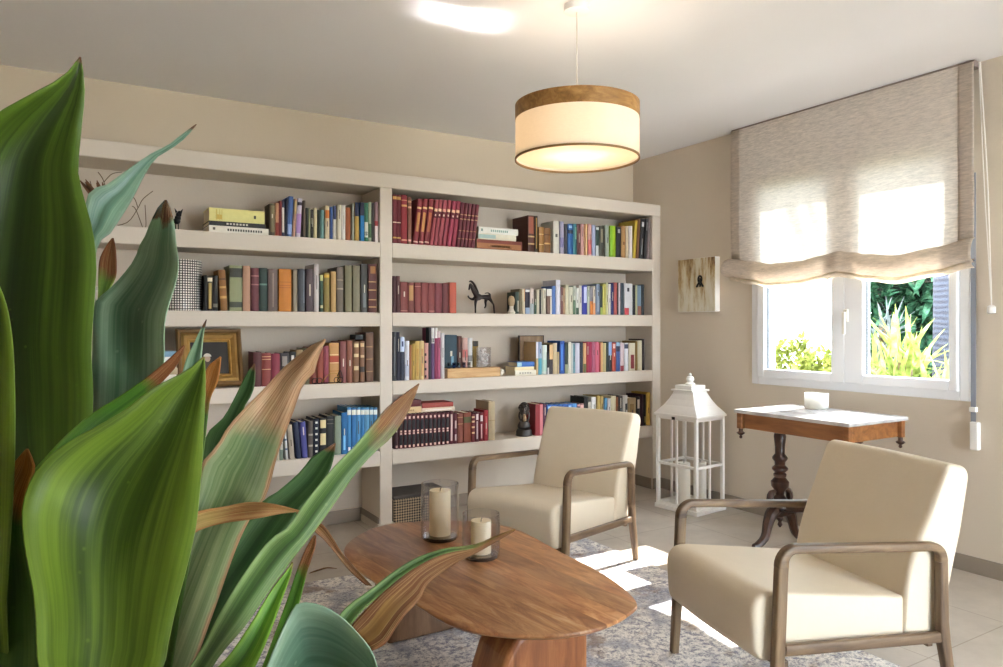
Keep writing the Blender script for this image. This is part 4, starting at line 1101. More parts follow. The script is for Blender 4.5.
bm = bmesh.new(); prism(bm, [(-hx + .03, -hy + .05), (-hx + .05, -hy + .03), (hx - .05, -hy + .03), (hx - .03, -hy + .05), (hx - .03, hy - .05), (hx - .05, hy - .03), (-hx + .05, hy - .03), (-hx + .03, hy - .05)], SZ - .105, SZ - .0205)
link('apron', bm, M_mahog, st, bevel=.003)
for sx in (-1, 1):
    for sy in (-1, 1):
        x, y = sx * (hx - .028), sy * (hy - .028)
        link('corner_block', B(x - .016, x + .016, y - .016, y + .016, SZ - .108, SZ - .0205), M_mahog, st, bevel=.003)
        bm = bmesh.new(); lathe(bm, [(.004, SZ - .165), (.010, SZ - .158), (.006, SZ - .148), (.019, SZ - .139), (.024, SZ - .132), (.012, SZ - .125), (.012, SZ - .1085)], x, y, 16); link('finial', bm, M_turned, st, smooth=True)
prof = [(.034, .20), (.054, .215), (.050, .25), (.036, .268), (.022, .285), (.026, .305), (.048, .335), (.050, .36), (.030, .385), (.036, .395), (.036, .405), (.026, .412), (.044, .43), (.044, .44), (.028, .455), (.030, .475), (.042, .49), (.042, .50), (.026, .52), (.027, .56), (.034, .62), (.030, .635), (.046, .65), (.046, .669)]
for sy in (1, -1):
    y = sy * (hy - .13)
    bm = bmesh.new(); lathe(bm, prof, -.02, y, 24); link('pedestal', bm, M_turned, st, smooth=True)
    link('pedestal_block', B(-.085, .045, y - .03, y + .03, .165, .215), M_turned, st, bevel=.006)
    for sx in (-1, 1):
        bm = bmesh.new()
        pts = [(-.02 + sx * .03, y, .20), (-.02 + sx * .075, y, .185), (-.02 + sx * .105, y, .13), (-.02 + sx * .13, y, .06), (-.02 + sx * .175, y + .01, .022), (-.02 + sx * .205, y + .016, .016)]
        tube(bm, cr(pts, 14), [.034, .036, .036, .034, .031, .029, .026, .024, .023, .022, .021, .020, .018, .0145], 8); link('foot', bm, M_turned, st, smooth=True)
        bm = bmesh.new(); tube(bm, cr([(-.02 + sx * .04, y, .31), (-.02 + sx * .075, y, .30), (-.02 + sx * .085, y, .25), (-.02 + sx * .06, y, .20)], 8), [.008, .014, .018, .02, .02, .018, .014, .01], 8); link('scroll_bracket', bm, M_turned, st, smooth=True)
    bm = bmesh.new(); lathe(bm, [(.004, .10), (.014, .115), (.008, .13), (.020, .15), (.016, .164)], -.02, y, 14); link('drop_finial', bm, M_turned, st, smooth=True)
bm = bmesh.new(); tube(bm, cr([(-.02, hy - .12, .235), (-.02, hy * .5, .215), (-.02, 0, .245), (-.02, -hy * .5, .215), (-.02, -hy + .12, .235)], 24), .019, 8); link('stretcher', bm, M_turned, st, smooth=True)
bm = bmesh.new(); lathe(bm, [(.006, .262), (.022, .275), (.012, .29), (.02, .302), (.006, .318)], -.02, 0, 14); link('stretcher_finial', bm, M_turned, st, smooth=True)

p = on_z(816.5, 408.5, SZ)
cb = thing('candle_bowl', 'small frosted white candle glass on the marble table top', 'candle holder', (p.x, p.y, SZ + .0005))
bm = bmesh.new(); lathe(bm, [(.058, 0), (.064, .006), (.065, .088), (.0605, .088), (.060, .012), (0, .010)], seg=36, close=False); link('glass', bm, translucent('frosted_glass', 'f4f4f0', .45), cb, smooth=True)
bm = bmesh.new(); lathe(bm, [(.058, .0125), (.0585, .055), (0, .056)], seg=32); link('wax', bm, M_wax, cb, smooth=True)

# ------------------------------------------------------------------ white lantern on the floor
lf = on_z(696.5, 517); ll = on_z(657.5, 507)
e1 = Vector((ll.x - lf.x, ll.y - lf.y)); A_ = e1.length; th1 = math.atan2(e1.y, e1.x)
lt = thing('lantern', 'white wooden floor lantern with glass sides and a curved metal roof', 'lantern', (lf.x, lf.y, .0006), th1 - PI / 2)
# local: x to the right face, y along the left face
LA, LB = .34, .305
M_lw = plain('efece6', .5, noise=.04)
ft = .022
link('base', B(-.008, LB + .008, -.008, LA + .008, 0, .03), M_lw, lt, bevel=.004)
HT = .635
for x in (0, LB - ft):
    for y in (0, LA - ft): link('corner_post', B(x, x + ft, y, y + ft, .03, HT), M_lw, lt, bevel=.002)
for z0, z1 in ((.0305, .05), (.30, .318), (HT - .022, HT)):
    for (x0, x1, y0, y1) in ((ft, LB - ft, .003, ft - .003), (ft, LB - ft, LA - ft + .003, LA - .003), (.003, ft - .003, ft, LA - ft), (LB - ft + .003, LB - .003, ft, LA - ft)):
        link('rail', B(x0, x1, y0, y1, z0, z1), M_lw, lt, bevel=.002)
for (x0, x1, y0, y1) in ((LB / 2 - .007, LB / 2 + .007, .004, ft - .004), (LB / 2 - .007, LB / 2 + .007, LA - ft + .004, LA - .004), (.004, ft - .004, LA / 2 - .007, LA / 2 + .007), (LB - ft + .004, LB - .004, LA / 2 - .007, LA / 2 + .007)):
    link('glazing_bar', B(x0, x1, y0, y1, .05, HT - .022), M_lw, lt, bevel=.002)
for (x0, x1, y0, y1) in ((ft, LB - ft, .010, .012), (ft, LB - ft, LA - .012, LA - .010), (.010, .012, ft, LA - ft), (LB - .012, LB - .010, ft, LA - ft)):
    link('pane', B(x0, x1, y0, y1, .05, HT - .022), M_pane, lt)
link('eave', B(-.012, LB + .006, -.012, LA + .012, HT + .0005, HT + .018), M_lw, lt, bevel=.004)
bm = bmesh.new(); rings = []
for f, z in ((1.0, 0), (.9, .022), (.74, .055), (.6, .095), (.5, .13), (.46, .15)):
    ax, ay = (LB + .01) * f / 2, (LA + .014) * f / 2
    rings.append([bm.verts.new((LB / 2 + sx * ax, LA / 2 + sy * ay, HT + .0185 + z)) for sx, sy in ((-1, -1), (1, -1), (1, 1), (-1, 1))])
for a, b_ in zip(rings, rings[1:]):
    for k_ in range(4): bm.faces.new((a[k_], a[(k_ + 1) % 4], b_[(k_ + 1) % 4], b_[k_]))
bm.faces.new(rings[0][::-1]); bm.faces.new(rings[-1]); link('roof', bm, M_lw, lt, bevel=.003)
z = HT + .169
link('roof_cap', B(LB / 2 - .095, LB / 2 + .095, LA / 2 - .09, LA / 2 + .09, z, z + .012), M_lw, lt, bevel=.003)
link('roof_vent', B(LB / 2 - .075, LB / 2 + .075, LA / 2 - .07, LA / 2 + .07, z + .0125, z + .04), M_lw, lt, bevel=.003)
bm = bmesh.new(); lathe(bm, [(.03, z + .041), (.034, z + .05), (.018, z + .06), (.028, z + .078), (.022, z + .096), (.008, z + .102), (.012, z + .112), (.003, z + .122)], LB / 2, LA / 2, 20); link('finial', bm, M_lw, lt, smooth=True)
link('latch', B(-.004, .0028, LA * .52, LA * .52 + .026, HT - .02, HT + .006), M_iron, lt, bevel=.002)
Rl = Matrix.Rotation(th1 - PI / 2, 3, 'Z')
for (x, y, r, h_, lab) in ((.085, .17, .043, .29, 'white pillar candle inside the lantern, on the bookcase side'), (.20, .125, .043, .29, 'white pillar candle inside the lantern, on the window side')):
    q = Rl @ Vector((x, y, 0))
    c = thing('candle', lab, 'candle', (lf.x + q.x, lf.y + q.y, .0312))
    bm = bmesh.new(); lathe(bm, [(r * .97, 0), (r, .004), (r, h_ - .005), (r * .96, h_), (.004, h_ - .005)], seg=32); link('wax', bm, plain('f1ede4', .5), c, smooth=True)
    bm = bmesh.new(); tube(bm, [(0, 0, h_ - .006), (.002, 0, h_ + .008)], .0016, 6); link('wick', bm, M_black, c)

# ------------------------------------------------------------------ box canvas on the window wall
def canvas_mat():
    m, nt, b = newmat('weathered_canvas'); tc = N(nt, 'ShaderNodeTexCoord'); mp = N(nt, 'ShaderNodeMapping'); mp.inputs['Scale'].default_value = (1, 14, 2.4)
    nt.links.new(tc.outputs['Object'], mp.inputs['Vector']); no = N(nt, 'ShaderNodeTexNoise', Scale=1.6, Detail=7.0, Roughness=.7); nt.links.new(mp.outputs['Vector'], no.inputs['Vector'])
    r = ramp(nt, [(.30, '6a4a28'), (.40, 'b59868'), (.5, 'd9d0b4'), (.62, 'e4dfcf')])
    sep = nt.nodes.new('ShaderNodeSeparateXYZ'); nt.links.new(tc.outputs['Object'], sep.inputs[0])
    mr = N(nt, 'ShaderNodeMapRange'); mr.inputs['From Min'].default_value = 0; mr.inputs['From Max'].default_value = .4; mr.inputs['To Min'].default_value = .06; mr.inputs['To Max'].default_value = -.09
    nt.links.new(sep.outputs['Z'], mr.inputs['Value']); ad = N(nt, 'ShaderNodeMath', operation='ADD'); nt.links.new(no.outputs['Fac'], ad.inputs[0]); nt.links.new(mr.outputs['Result'], ad.inputs[1])
    nt.links.new(ad.outputs[0], r.inputs['Fac']); nt.links.new(r.outputs['Color'], b.inputs['Base Color']); b.inputs['Roughness'].default_value = .7
    return m
ay0, ay1, az0, az1 = 3.535, 3.89, 1.35, 1.735
art = thing('artwork', 'small white-edged box canvas streaked brown and cream on the window wall', 'artwork', (W - .0515, ay0, az0))
aw, ah = ay1 - ay0, az1 - az0
link('box_frame', B(.004, .050, 0, aw, 0, ah), plain('f4f2ee', .5), art, bevel=.002)
link('painted_panel', B(0, .0038, .002, aw - .002, .002, ah - .002), canvas_mat(), art)
kf = link('dark_mark', B(-.0045, -.0005, aw * .36, aw * .36 + .014, ah * .46, ah * .62), M_black, art)
bm = bmesh.new(); tube(bm, [(-.004, aw * .38 + .017 * math.cos(a * PI / 8), ah * .6 + .024 * math.sin(a * PI / 8)) for a in range(17)], .0062, 6, cap=False)
for dy in (-.03, .032): tube(bm, [(-.004, aw * .38 + dy * .2, ah * .55), (-.004, aw * .38 + dy, ah * .46)], .007, 6)
link('dark_loop', bm, M_black, art)

# ------------------------------------------------------------------ roman blind
bl = thing('roman_blind', 'beige linen roman blind half lowered over the window, its hem gathered', 'blind', (W, 2.62, 0))
M_linen = translucent('beige_linen', 'ded5cb',   .11, .007, .24, 'e4ddd4', (20, 22, 140))
M_linen2 = translucent('doubled_linen', 'cabdaf', .3, .01, .22, 'd8ccbe', (20, 22, 140))
by0, by1 = 1.848, 3.375
def swag(y):   # height offset of the gathered hem along the window
    pts = [(1.86, .02), (2.03, -.01), (2.24, -.035), (2.40, -.015), (2.50, .004), (2.58, .018), (2.70, .0), (2.83, -.02), (3.05, -.022), (3.2, .005), (3.38, .035)]
    for (a, za), (b_, zb) in zip(pts, pts[1:]):
        if y <= b_:
            f = (y - a) / (b_ - a); f = f * f * (3 - 2 * f); return za + (zb - za) * f
    return .035
def bulge(y):
    return .5 + .5 * math.cos((y - 2.57) * 2 * PI / .16) * math.exp(-((y - 2.57) / .09) ** 2)
NY = 90; ys = [by0 + (by1 - by0) * k / NY for k in range(NY + 1)]
x_ = W - .072 - W
def sheet(bm, col, rows):
    grid = [[bm.verts.new((x, y - 2.62, z)) for x, z in col(y)] for y in rows]
    for a, b_ in zip(grid, grid[1:]):
        for k_ in range(len(a) - 1): bm.faces.new((a[k_], a[k_ + 1], b_[k_ + 1], b_[k_]))
def col_main(y):
    s = swag(y); zt0 = ZC - .012; zb = 1.665 + s; out = []
    for k_ in range(17):
        f = k_ / 16; out.append((x_ - .004 * math.sin(f * 7 + y * 3) * f, zt0 + (zb - zt0) * f))
    return out
bm = bmesh.new(); sheet(bm, col_main, [y for y in ys if .04 < y - by0 and by1 - y > .04]); f_ = link('fabric', bm, M_linen, bl, smooth=True)
for lo, hi in ((by0, by0 + .075), (by1 - .075, by1)):
    bm = bmesh.new(); sheet(bm, col_main, [lo + (hi - lo) * k_ / 6 for k_ in range(7)]); o = link('side_hem', bm, M_linen2, bl, smooth=True); o.location.x = -.003
    md = o.modifiers.new('t', 'SOLIDIFY'); md.thickness = .0015
def col_roll(y):
    s = swag(y); fl = max(0, (y - 3.22) / .155) ** 1.3; b0 = .055 + .02 * math.sin(y * 9) + .02 * bulge(y) + .035 * fl
    zt0, zb = 1.667 + s, 1.545 + s
    out = []
    for k_ in range(13):
        a = PI * k_ / 12; out.append((x_ - b0 * math.sin(a) ** .8 * (.5 + .5 * k_ / 12) * 1.25, zt0 + (zb - zt0) * (.5 - .5 * math.cos(a))))
    return out
ext = [by0 - .005 + (by1 + .022 - by0) * k_ / NY for k_ in range(NY + 1)]
bm = bmesh.new(); sheet(bm, col_roll, ext); o = link('gathered_fold', bm, M_linen2, bl, smooth=True); md = o.modifiers.new('t', 'SOLIDIFY'); md.thickness = .0015
M_linen3 = translucent('hem_linen', 'dccfbe', .45, .03, .18, 'e6dccc', (20, 22, 140))
def col_hem(y):
    s = swag(y); return [(x_ + .004 - .03 * math.sin(PI * k_ / 8), 1.56 + s * 1.1 - .045 * k_ / 8) for k_ in range(9)]
bm = bmesh.new(); sheet(bm, col_hem, ys); o = link('hem', bm, M_linen3, bl, smooth=True); md = o.modifiers.new('t', 'SOLIDIFY'); md.thickness = .0015
link('headrail', B(-.07, -.002, by0 - 2.62, by1 - 2.62, ZC - .035, ZC - .001), plain('8d8078', .6), bl, bevel=.003)
cd = thing('blind_cord', 'white looped blind cord with a weight hanging beside the blind', 'cord', (W, 1.80, 0))
def Pw(u, v, x): 
    q = on_x(u, v, x); return q - Vector((W, 1.80, 0))
wt = Pw(991.5, 308, W - .03)
for du in (0, 3.5):
    bm = bmesh.new(); tube(bm, cr([Pw(979 + du * .3, 62, W - .035), Pw(984 + du, 180, W - .035), wt + Vector((0, 0, .012))], 16), .0028, 6); link('cord', bm, plain('eeeae2', .6), cd)
bm = bmesh.new(); lathe(bm, [(.012, -.028), (.019, -.024), (.019, .006), (.008, .014)], wt.x, wt.y, 16)
for v in bm.verts: v.co.z += wt.z
link('weight', bm, M_white, cd, smooth=True)
ss = thing('window_shutter_strap', 'grey roller shutter strap with a white winder box beside the window', 'strap', (W, 1.879, 0))
zs0, zs1 = on_x(973, 265, W - .01).z, on_x(975, 424, W - .01).z
link('strap', B(-.016, -.013, -.012, .012, zs1, 2.02), plain('8f95a0', .8), ss)
link('winder_box', B(-.034, -.001, -.030, .010, zs1 - .13, zs1 + .012), M_white, ss, bevel=.006)
link('strap_guide', B(-.026, -.001, -.016, .016, zs1 + .06, zs1 + .085), M_white, ss, bevel=.003)

# ------------------------------------------------------------------ pendant lamp
LX, LY = 1.806, 2.385
pn = thing('pendant_lamp', 'round drum pendant lamp with a wooden top band and white fabric shade', 'pendant lamp', (LX, LY, ZC))
zb_, zt2, R_ = 1.936 - ZC, 2.158 - ZC, .254
bm = bmesh.new(); lathe(bm, [(.048, -.03), (.052, -.028), (.052, -.0005)], seg=36); link('ceiling_rose', bm, M_white, pn, smooth=True)
bm = bmesh.new(); tube(bm, [(0, 0, -.029), (0, 0, zt2 - .02)], .0022, 8); link('cable', bm, plain('d8d2c8', .5), pn)
def drum(bm, r, z0, z1, t=.0015, seg=96):
    o_ = [[bm.verts.new((rr_ * math.cos(2 * PI * k_ / seg), rr_ * math.sin(2 * PI * k_ / seg), zz)) for k_ in range(seg)] for rr_, zz in ((r, z0), (r, z1), (r - t, z1), (r - t, z0))]
    for i in range(4):
        a, b_ = o_[i], o_[(i + 1) % 4]
        for k_ in range(seg): bm.faces.new((a[k_], a[(k_ + 1) % seg], b_[(k_ + 1) % seg], b_[k_]))
def bandwood():
    m = wood('oak_veneer', '7a5428', '9c7038', 'b98d50', 'X', 9, .5, 5.0); return m
bm = bmesh.new(); drum(bm, R_ + .0012, zt2 - .062, zt2); link('wooden_band', bm, bandwood(), pn, smooth=True)
bm = bmesh.new(); drum(bm, R_, zb_, zt2 - .0005); link('fabric_shade', bm, translucent('white_shade', 'f2eade', .42, 0, .03, 'f6ead6', (60, 60, 220)), pn, smooth=True)
bm = bmesh.new(); drum(bm, R_ + .0025, zb_ - .004, zb_ + .004, .006); link('rim', bm, plain('8a6a3e', .5), pn, smooth=True)
bm = bmesh.new(); lathe(bm, [(.0, zb_ + .012), (R_ - .006, zb_ + .012)], seg=64, close=False); o = link('diffuser', bm, translucent('diffuser_disc', 'fbf6ec', .6, 0, 0, 'fff3df'), pn); md = o.modifiers.new('t', 'SOLIDIFY'); md.thickness = .002
bm = bmesh.new(); lathe(bm, [(.014, zt2 - .02), (.02, zt2 - .03), (.02, zt2 - .075), (.012, zt2 - .08)], seg=16); link('lamp_holder', bm, M_white, pn, smooth=True)
for k_ in range(3):
    a = k_ * 2 * PI / 3; bm = bmesh.new(); tube(bm, [(.02 * math.cos(a), .02 * math.sin(a), zt2 - .03), ((R_ - .002) * math.cos(a), (R_ - .002) * math.sin(a), zt2 - .008)], .002, 6); link('spider_arm', bm, plain('cfcac2', .4, .5), pn)
ld = bpy.data.lights.new('lamp_bulb', 'POINT'); ld.energy = 5.2; ld.color = (1.0, .89, .75); ld.shadow_soft_size = .14
lo_ = bpy.data.objects.new('lamp_bulb', ld); C.objects.link(lo_); lo_.parent = pn; lo_.location = (0, 0, (zb_ + zt2) / 2 - .02)

# a fallen dry leaf on the tiles
dl = on_z(322, 571, 0)
bm = bmesh.new(); tube(bm, cr([(-.07, -.01, .004), (-.02, .004, .008), (.03, .006, .012), (.075, -.012, .004)], 12), [.001, .003, .004, .005, .005, .005, .005, .004, .004, .003, .002, .001], 6)
for v in bm.verts: v.co.z = max(v.co.z * .8, .0008)
tag(link('dry_leaf', bm, plain('7a5c3a', .8), loc=(dl.x, dl.y, 0)), 'dry curled brown leaf lying on the tiles by the rug', 'leaf')
# ------------------------------------------------------------------ the big leafy plant beside the camera
def leaf_mat(name, dark, mid, light, tip='8a5a2c', t0=2.0, t1=2.1, edge=0.0, gloss=.46, trans=.3, streak='c8a872'):
    """green blade: streaks run along it (uv v), a dried tip beyond t0, dried margins of width edge"""
    m = bpy.data.materials.new(name); m.use_nodes = True; nt = m.node_tree; b = nt.nodes['Principled BSDF']; out = nt.nodes['Material Output']
    uv = nt.nodes.new('ShaderNodeUVMap'); uv.uv_map = 'UVMap'; sep = nt.nodes.new('ShaderNodeSeparateXYZ'); nt.links.new(uv.outputs[0], sep.inputs[0])
    mp = N(nt, 'ShaderNodeMapping'); mp.inputs['Scale'].default_value = (26, 1.1, 1); nt.links.new(uv.outputs[0], mp.inputs['Vector'])
    no = N(nt, 'ShaderNodeTexNoise', Scale=1.0, Detail=4.0, Roughness=.6); nt.links.new(mp.outputs['Vector'], no.inputs['Vector'])
    n0 = N(nt, 'ShaderNodeTexNoise', Scale=1.0, Detail=2.0); mp0 = N(nt, 'ShaderNodeMapping'); mp0.inputs['Scale'].default_value = (4, 1.0, 1); mp0.inputs['Location'].default_value = (len(name) * 1.7, 3.3, 0)
    nt.links.new(uv.outputs[0], mp0.inputs['Vector']); nt.links.new(mp0.outputs['Vector'], n0.inputs['Vector'])
    mxn = N(nt, 'ShaderNodeMath', operation='MULTIPLY_ADD'); mxn.inputs[1].default_value = .34; nt.links.new(no.outputs['Fac'], mxn.inputs[0])
    mn0 = N(nt, 'ShaderNodeMath', operation='MULTIPLY'); mn0.inputs[1].default_value = .62; nt.links.new(n0.outputs['Fac'], mn0.inputs[0]); eu = N(nt, 'ShaderNodeMath', operation='SUBTRACT'); eu.inputs[1].default_value = .5; nt.links.new(sep.outputs['X'], eu.inputs[0]); eu2 = N(nt, 'ShaderNodeMath', operation='ABSOLUTE'); nt.links.new(eu.outputs[0], eu2.inputs[0])
    eu3 = N(nt, 'ShaderNodeMath', operation='MULTIPLY_ADD'); eu3.inputs[1].default_value = .36; nt.links.new(eu2.outputs[0], eu3.inputs[0]); nt.links.new(mn0.outputs[0], eu3.inputs[2]); nt.links.new(eu3.outputs[0], mxn.inputs[2])
    r = ramp(nt, [(.28, dark), (.5, mid), (.74, light)]); nt.links.new(mxn.outputs[0], r.inputs['Fac'])
    tc = N(nt, 'ShaderNodeTexCoord'); n2 = N(nt, 'ShaderNodeTexNoise', Scale=28.0, Detail=5.0); nt.links.new(tc.outputs['Object'], n2.inputs['Vector'])
    vo = N(nt, 'ShaderNodeTexVoronoi', Scale=42.0); nt.links.new(tc.outputs['Object'], vo.inputs['Vector'])
    sp = ramp(nt, [(.05, 'a0a0a0'), (.10, '000000')]); nt.links.new(vo.outputs['Distance'], sp.inputs['Fac'])
    m0 = nt.nodes.new('ShaderNodeMixRGB'); m0.inputs[2].default_value = rgb(light); nt.links.new(sp.outputs['Color'], m0.inputs[0]); nt.links.new(r.outputs['Color'], m0.inputs[1])
    # dried tip
    a = N(nt, 'ShaderNodeMath', operation='MULTIPLY_ADD'); a.inputs[1].default_value = .22; nt.links.new(n2.outputs['Fac'], a.inputs[0]); nt.links.new(sep.outputs['Y'], a.inputs[2])
    mr = N(nt, 'ShaderNodeMapRange'); mr.inputs['From Min'].default_value = t0 + .11; mr.inputs['From Max'].default_value = t1 + .11; nt.links.new(a.outputs[0], mr.inputs['Value'])
    # dried margin
    ab = N(nt, 'ShaderNodeMath', operation='SUBTRACT'); ab.inputs[1].default_value = .5; nt.links.new(sep.outputs['X'], ab.inputs[0]); ab2 = N(nt, 'ShaderNodeMath', operation='ABSOLUTE'); nt.links.new(ab.outputs[0], ab2.inputs[0])
    a3 = N(nt, 'ShaderNodeMath', operation='MULTIPLY_ADD'); a3.inputs[1].default_value = .18; nt.links.new(n2.outputs['Fac'], a3.inputs[0]); nt.links.new(ab2.outputs[0], a3.inputs[2])
    me_ = N(nt, 'ShaderNodeMapRange'); me_.inputs['From Min'].default_value = .59 - edge; me_.inputs['From Max'].default_value = .63 - edge; nt.links.new(a3.outputs[0], me_.inputs['Value'])
    mxm = N(nt, 'ShaderNodeMath', operation='MAXIMUM'); mxm.inputs[1].default_value = 0.0; nt.links.new(mr.outputs['Result'], mxm.inputs[0]); 
    if edge > 0: nt.links.new(me_.outputs['Result'], mxm.inputs[1])
    tr = ramp(nt, [(.3, '6b3f1e'), (.5, tip), (.7, streak)]); nt.links.new(no.outputs['Fac'], tr.inputs['Fac'])
    m1 = nt.nodes.new('ShaderNodeMixRGB'); nt.links.new(mxm.outputs[0], m1.inputs[0]); nt.links.new(m0.outputs[0], m1.inputs[1]); nt.links.new(tr.outputs['Color'], m1.inputs[2])
    nt.links.new(m1.outputs[0], b.inputs['Base Color']); b.inputs['Roughness'].default_value = gloss; b.inputs['Specular IOR Level'].default_value = .35
    bp = N(nt, 'ShaderNodeBump', Strength=.07, Distance=.002); nt.links.new(no.outputs['Fac'], bp.inputs['Height']); nt.links.new(bp.outputs['Normal'], b.inputs['Normal'])
    t = N(nt, 'ShaderNodeBsdfTranslucent'); nt.links.new(m1.outputs[0], t.inputs['Color']); mx = N(nt, 'ShaderNodeMixShader'); mx.inputs[0].default_value = trans
    nt.links.new(b.outputs[0], mx.inputs[1]); nt.links.new(t.outputs[0], mx.inputs[2]); nt.links.new(mx.outputs[0], out.inputs[0])
    return m
LM = dict(
    deep=leaf_mat('leaf_deep', '18240a', '2c4010', '607e28', '5a2f22', .965, .98),
    bright=leaf_mat('leaf_bright', '1a2a0a', '38500f', '7a9630', '8a5a2c', .985, .995),
    lime=leaf_mat('leaf_lime', '34601a', '548a20', '86b43c', '7a4a24', .93, .97),
    blue=leaf_mat('leaf_blue', '3c5c44', '5c806a', '94b096', '4a2c22', .95, .97, gloss=.3),
    blue2=leaf_mat('leaf_bluish', '42644a', '648868', 'a4c0a0', '4a2c22', .93, .95, gloss=.24),
    dark=leaf_mat('leaf_dark', '20381a', '34532a', '527442', '7a4c34', .95, .98),
    browntip=leaf_mat('leaf_brown_tip', '24440f', '38661a', '62902a', '7a4220', .80, .86),
    stub=leaf_mat('leaf_stub', '38541c', '54742a', '7c9a40', '6d3a20', .74, .84, .0),
    dried=leaf_mat('leaf_half_dried', '38502a', '5a7442', 'a2ae80', 'b8906a', .66, .78, .07, .5, streak='d9bd95'),
    long=leaf_mat('leaf_long', '26421a', '46682e', '88a466', '8a6040', .80, .88, .0),
    orange=leaf_mat('leaf_orange_tip', '24421a', '385c24', '5a7c38', 'a86a2c', .72, .82),
    straw=leaf_mat('leaf_straw', '5c6a30', 'a08a4c', 'c8a868', 'a87a44', .35, .6, .12, .6),
    ragged=leaf_mat('leaf_ragged', '2e4c28', '4a6c36', '80a05c', '8a6a34', .80, .95, .0, .5, streak='b8a060'),
    brown=leaf_mat('leaf_brown', '6b4a28', '8a6434', 'a88648', '7a5030', .2, .4, .3, .6))
PB = (150, 985, .66)                                       # where the stalks meet in the pot, in the same pixel/depth terms
pb = at(*PB)
plant = thing('potted_plant', 'large leafy green plant with broad pointed leaves, some tips brown, close to the camera', 'plant', (pb.x, pb.y, 0))
def leaf(Lp, Rp, depth, mat, twist=0.0, fold=.18, base=True, n=34, cross=8, stem=(130, 700), wave=0.0):
    """Lp / Rp: margins from base to tip as the photograph shows them; depth: distances along the blade"""
    Lp = [(u, v, 0) for u, v in Lp]; Rp = [(u, v, 0) for u, v in Rp]
    L_, R__ = resample(cr(Lp, 60), n), resample(cr(Rp, 60), n)
    bm = bmesh.new(); uvl = bm.loops.layers.uv.new('UVMap'); grid = []
    dl = cr([(d, 0, 0) for d in depth], n)
    rows = []
    if base:
        l0, r0 = L_[0], R__[0]; c0 = (l0 + r0) / 2; w0 = (r0 - l0)
        q = Vector((PB[0] + (stem[0] - 150) * .12, PB[1], 0)); s_ = Vector((stem[0], stem[1] + 60, 0))
        for k_ in range(7):
            f = k_ / 7; c = (q * (1 - f) ** 2 + s_ * 2 * f * (1 - f) + c0 * f * f) if f < 1 else c0
            wv = Vector((7, 0, 0)) * (1 - f ** 2.2) + w0 / 2 * f ** 2.2
            rows.append((c - wv, c + wv, PB[2] * (1 - f) + dl[0].x * f, .0))
    for i in range(n): rows.append((L_[i], R__[i], dl[i].x, i / (n - 1)))
    for l, r, d, t in rows:
        wpx = (r - l).length; row = []
        for k_ in range(cross + 1):
            s_ = k_ / cross; p = l.lerp(r, s_)
            dd = d + twist * (s_ - .5) * min(1, wpx / 60) + fold * wpx / FPX * d * (1 - abs(2 * s_ - 1) ** 1.5) + wave * math.sin(t * 9 + s_ * 4) * .01
            row.append((bm.verts.new(at(p.x, p.y, dd)), s_, t))
        grid.append(row)
    for a, b_ in zip(grid, grid[1:]):
        for k_ in range(cross):
            q = (a[k_], a[k_ + 1], b_[k_ + 1], b_[k_])
            try: f = bm.faces.new([x[0] for x in q])
            except ValueError: continue
            f.smooth = True
            for lp, x in zip(f.loops, q): lp[uvl].uv = (x[1], x[2])
    me = bpy.data.meshes.new('leaf'); bm.to_mesh(me); bm.free(); me.materials.append(LM[mat])
    o = bpy.data.objects.new('leaf', me); C.objects.link(o); o.parent = plant; o.matrix_parent_inverse = Matrix.Translation((-pb.x, -pb.y, 0))
    md = o.modifiers.new('thickness', 'SOLIDIFY'); md.thickness = .0012; md.offset = 0
    return o
# A tall broad leaf, far-left sliver
leaf([(-5, 600), (-45, 500), (-75, 400), (-80, 300), (-70, 220), (-40, 150), (-6, 116), (30, 95), (58, 80), (72, 68), (80, 57)], [(60, 600), (82, 520), (91, 440), (93, 390), (91, 350), (95, 290), (96, 262), (92, 228), (82, 192), (78, 170), (81, 132), (84.5, 100), (84, 78), (81, 57)], [.66, .70, .72, .74], 'deep', .05, .22, stem=(60, 720))
leaf([(-40, 640), (-70, 500), (-60, 400), (-40, 320), (-14, 268)], [(6, 600), (14, 470), (14, 370), (9, 318), (0, 288), (-12, 268)], [.55, .57, .58, .58], 'bright', .0, .2, stem=(0, 760))
# bluish leaf running to (195,125)
leaf([(70, 420), (84, 290), (86, 200), (108, 184), (134, 165), (152, 153), (168, 145), (182, 134), (196, 124)], [(84, 420), (94, 262), (112, 231), (130, 203), (145, 174), (156, 158), (172, 148), (186, 137), (196.5, 124.5)], [.76, .84, .9, .94], 'blue', .06, -.15, stem=(80, 700))
leaf([(88, 420), (96, 330), (98, 293), (99, 262), (106, 246), (112, 238)], [(100, 420), (106, 320), (109, 292), (116, 276), (116, 252), (113.5, 238)], [.80, .9, .95], 'stub', .0, .1, stem=(100, 720))
# big bluish leaf with a dark tip
leaf([(80, 520), (88, 440), (92, 380), (93, 330), (95, 302), (106, 292), (120, 278), (134, 260), (140, 245), (145, 237), (151, 222), (158, 208), (165, 200)], [(140, 520), (160, 430), (164, 372), (164, 346), (165, 320), (171, 298), (177, 278), (178.5, 262), (176, 245), (174.5, 225), (172, 213), (166.5, 200)], [.70, .76, .8, .83], 'blue2', -.05, .2, stem=(110, 720), wave=1)
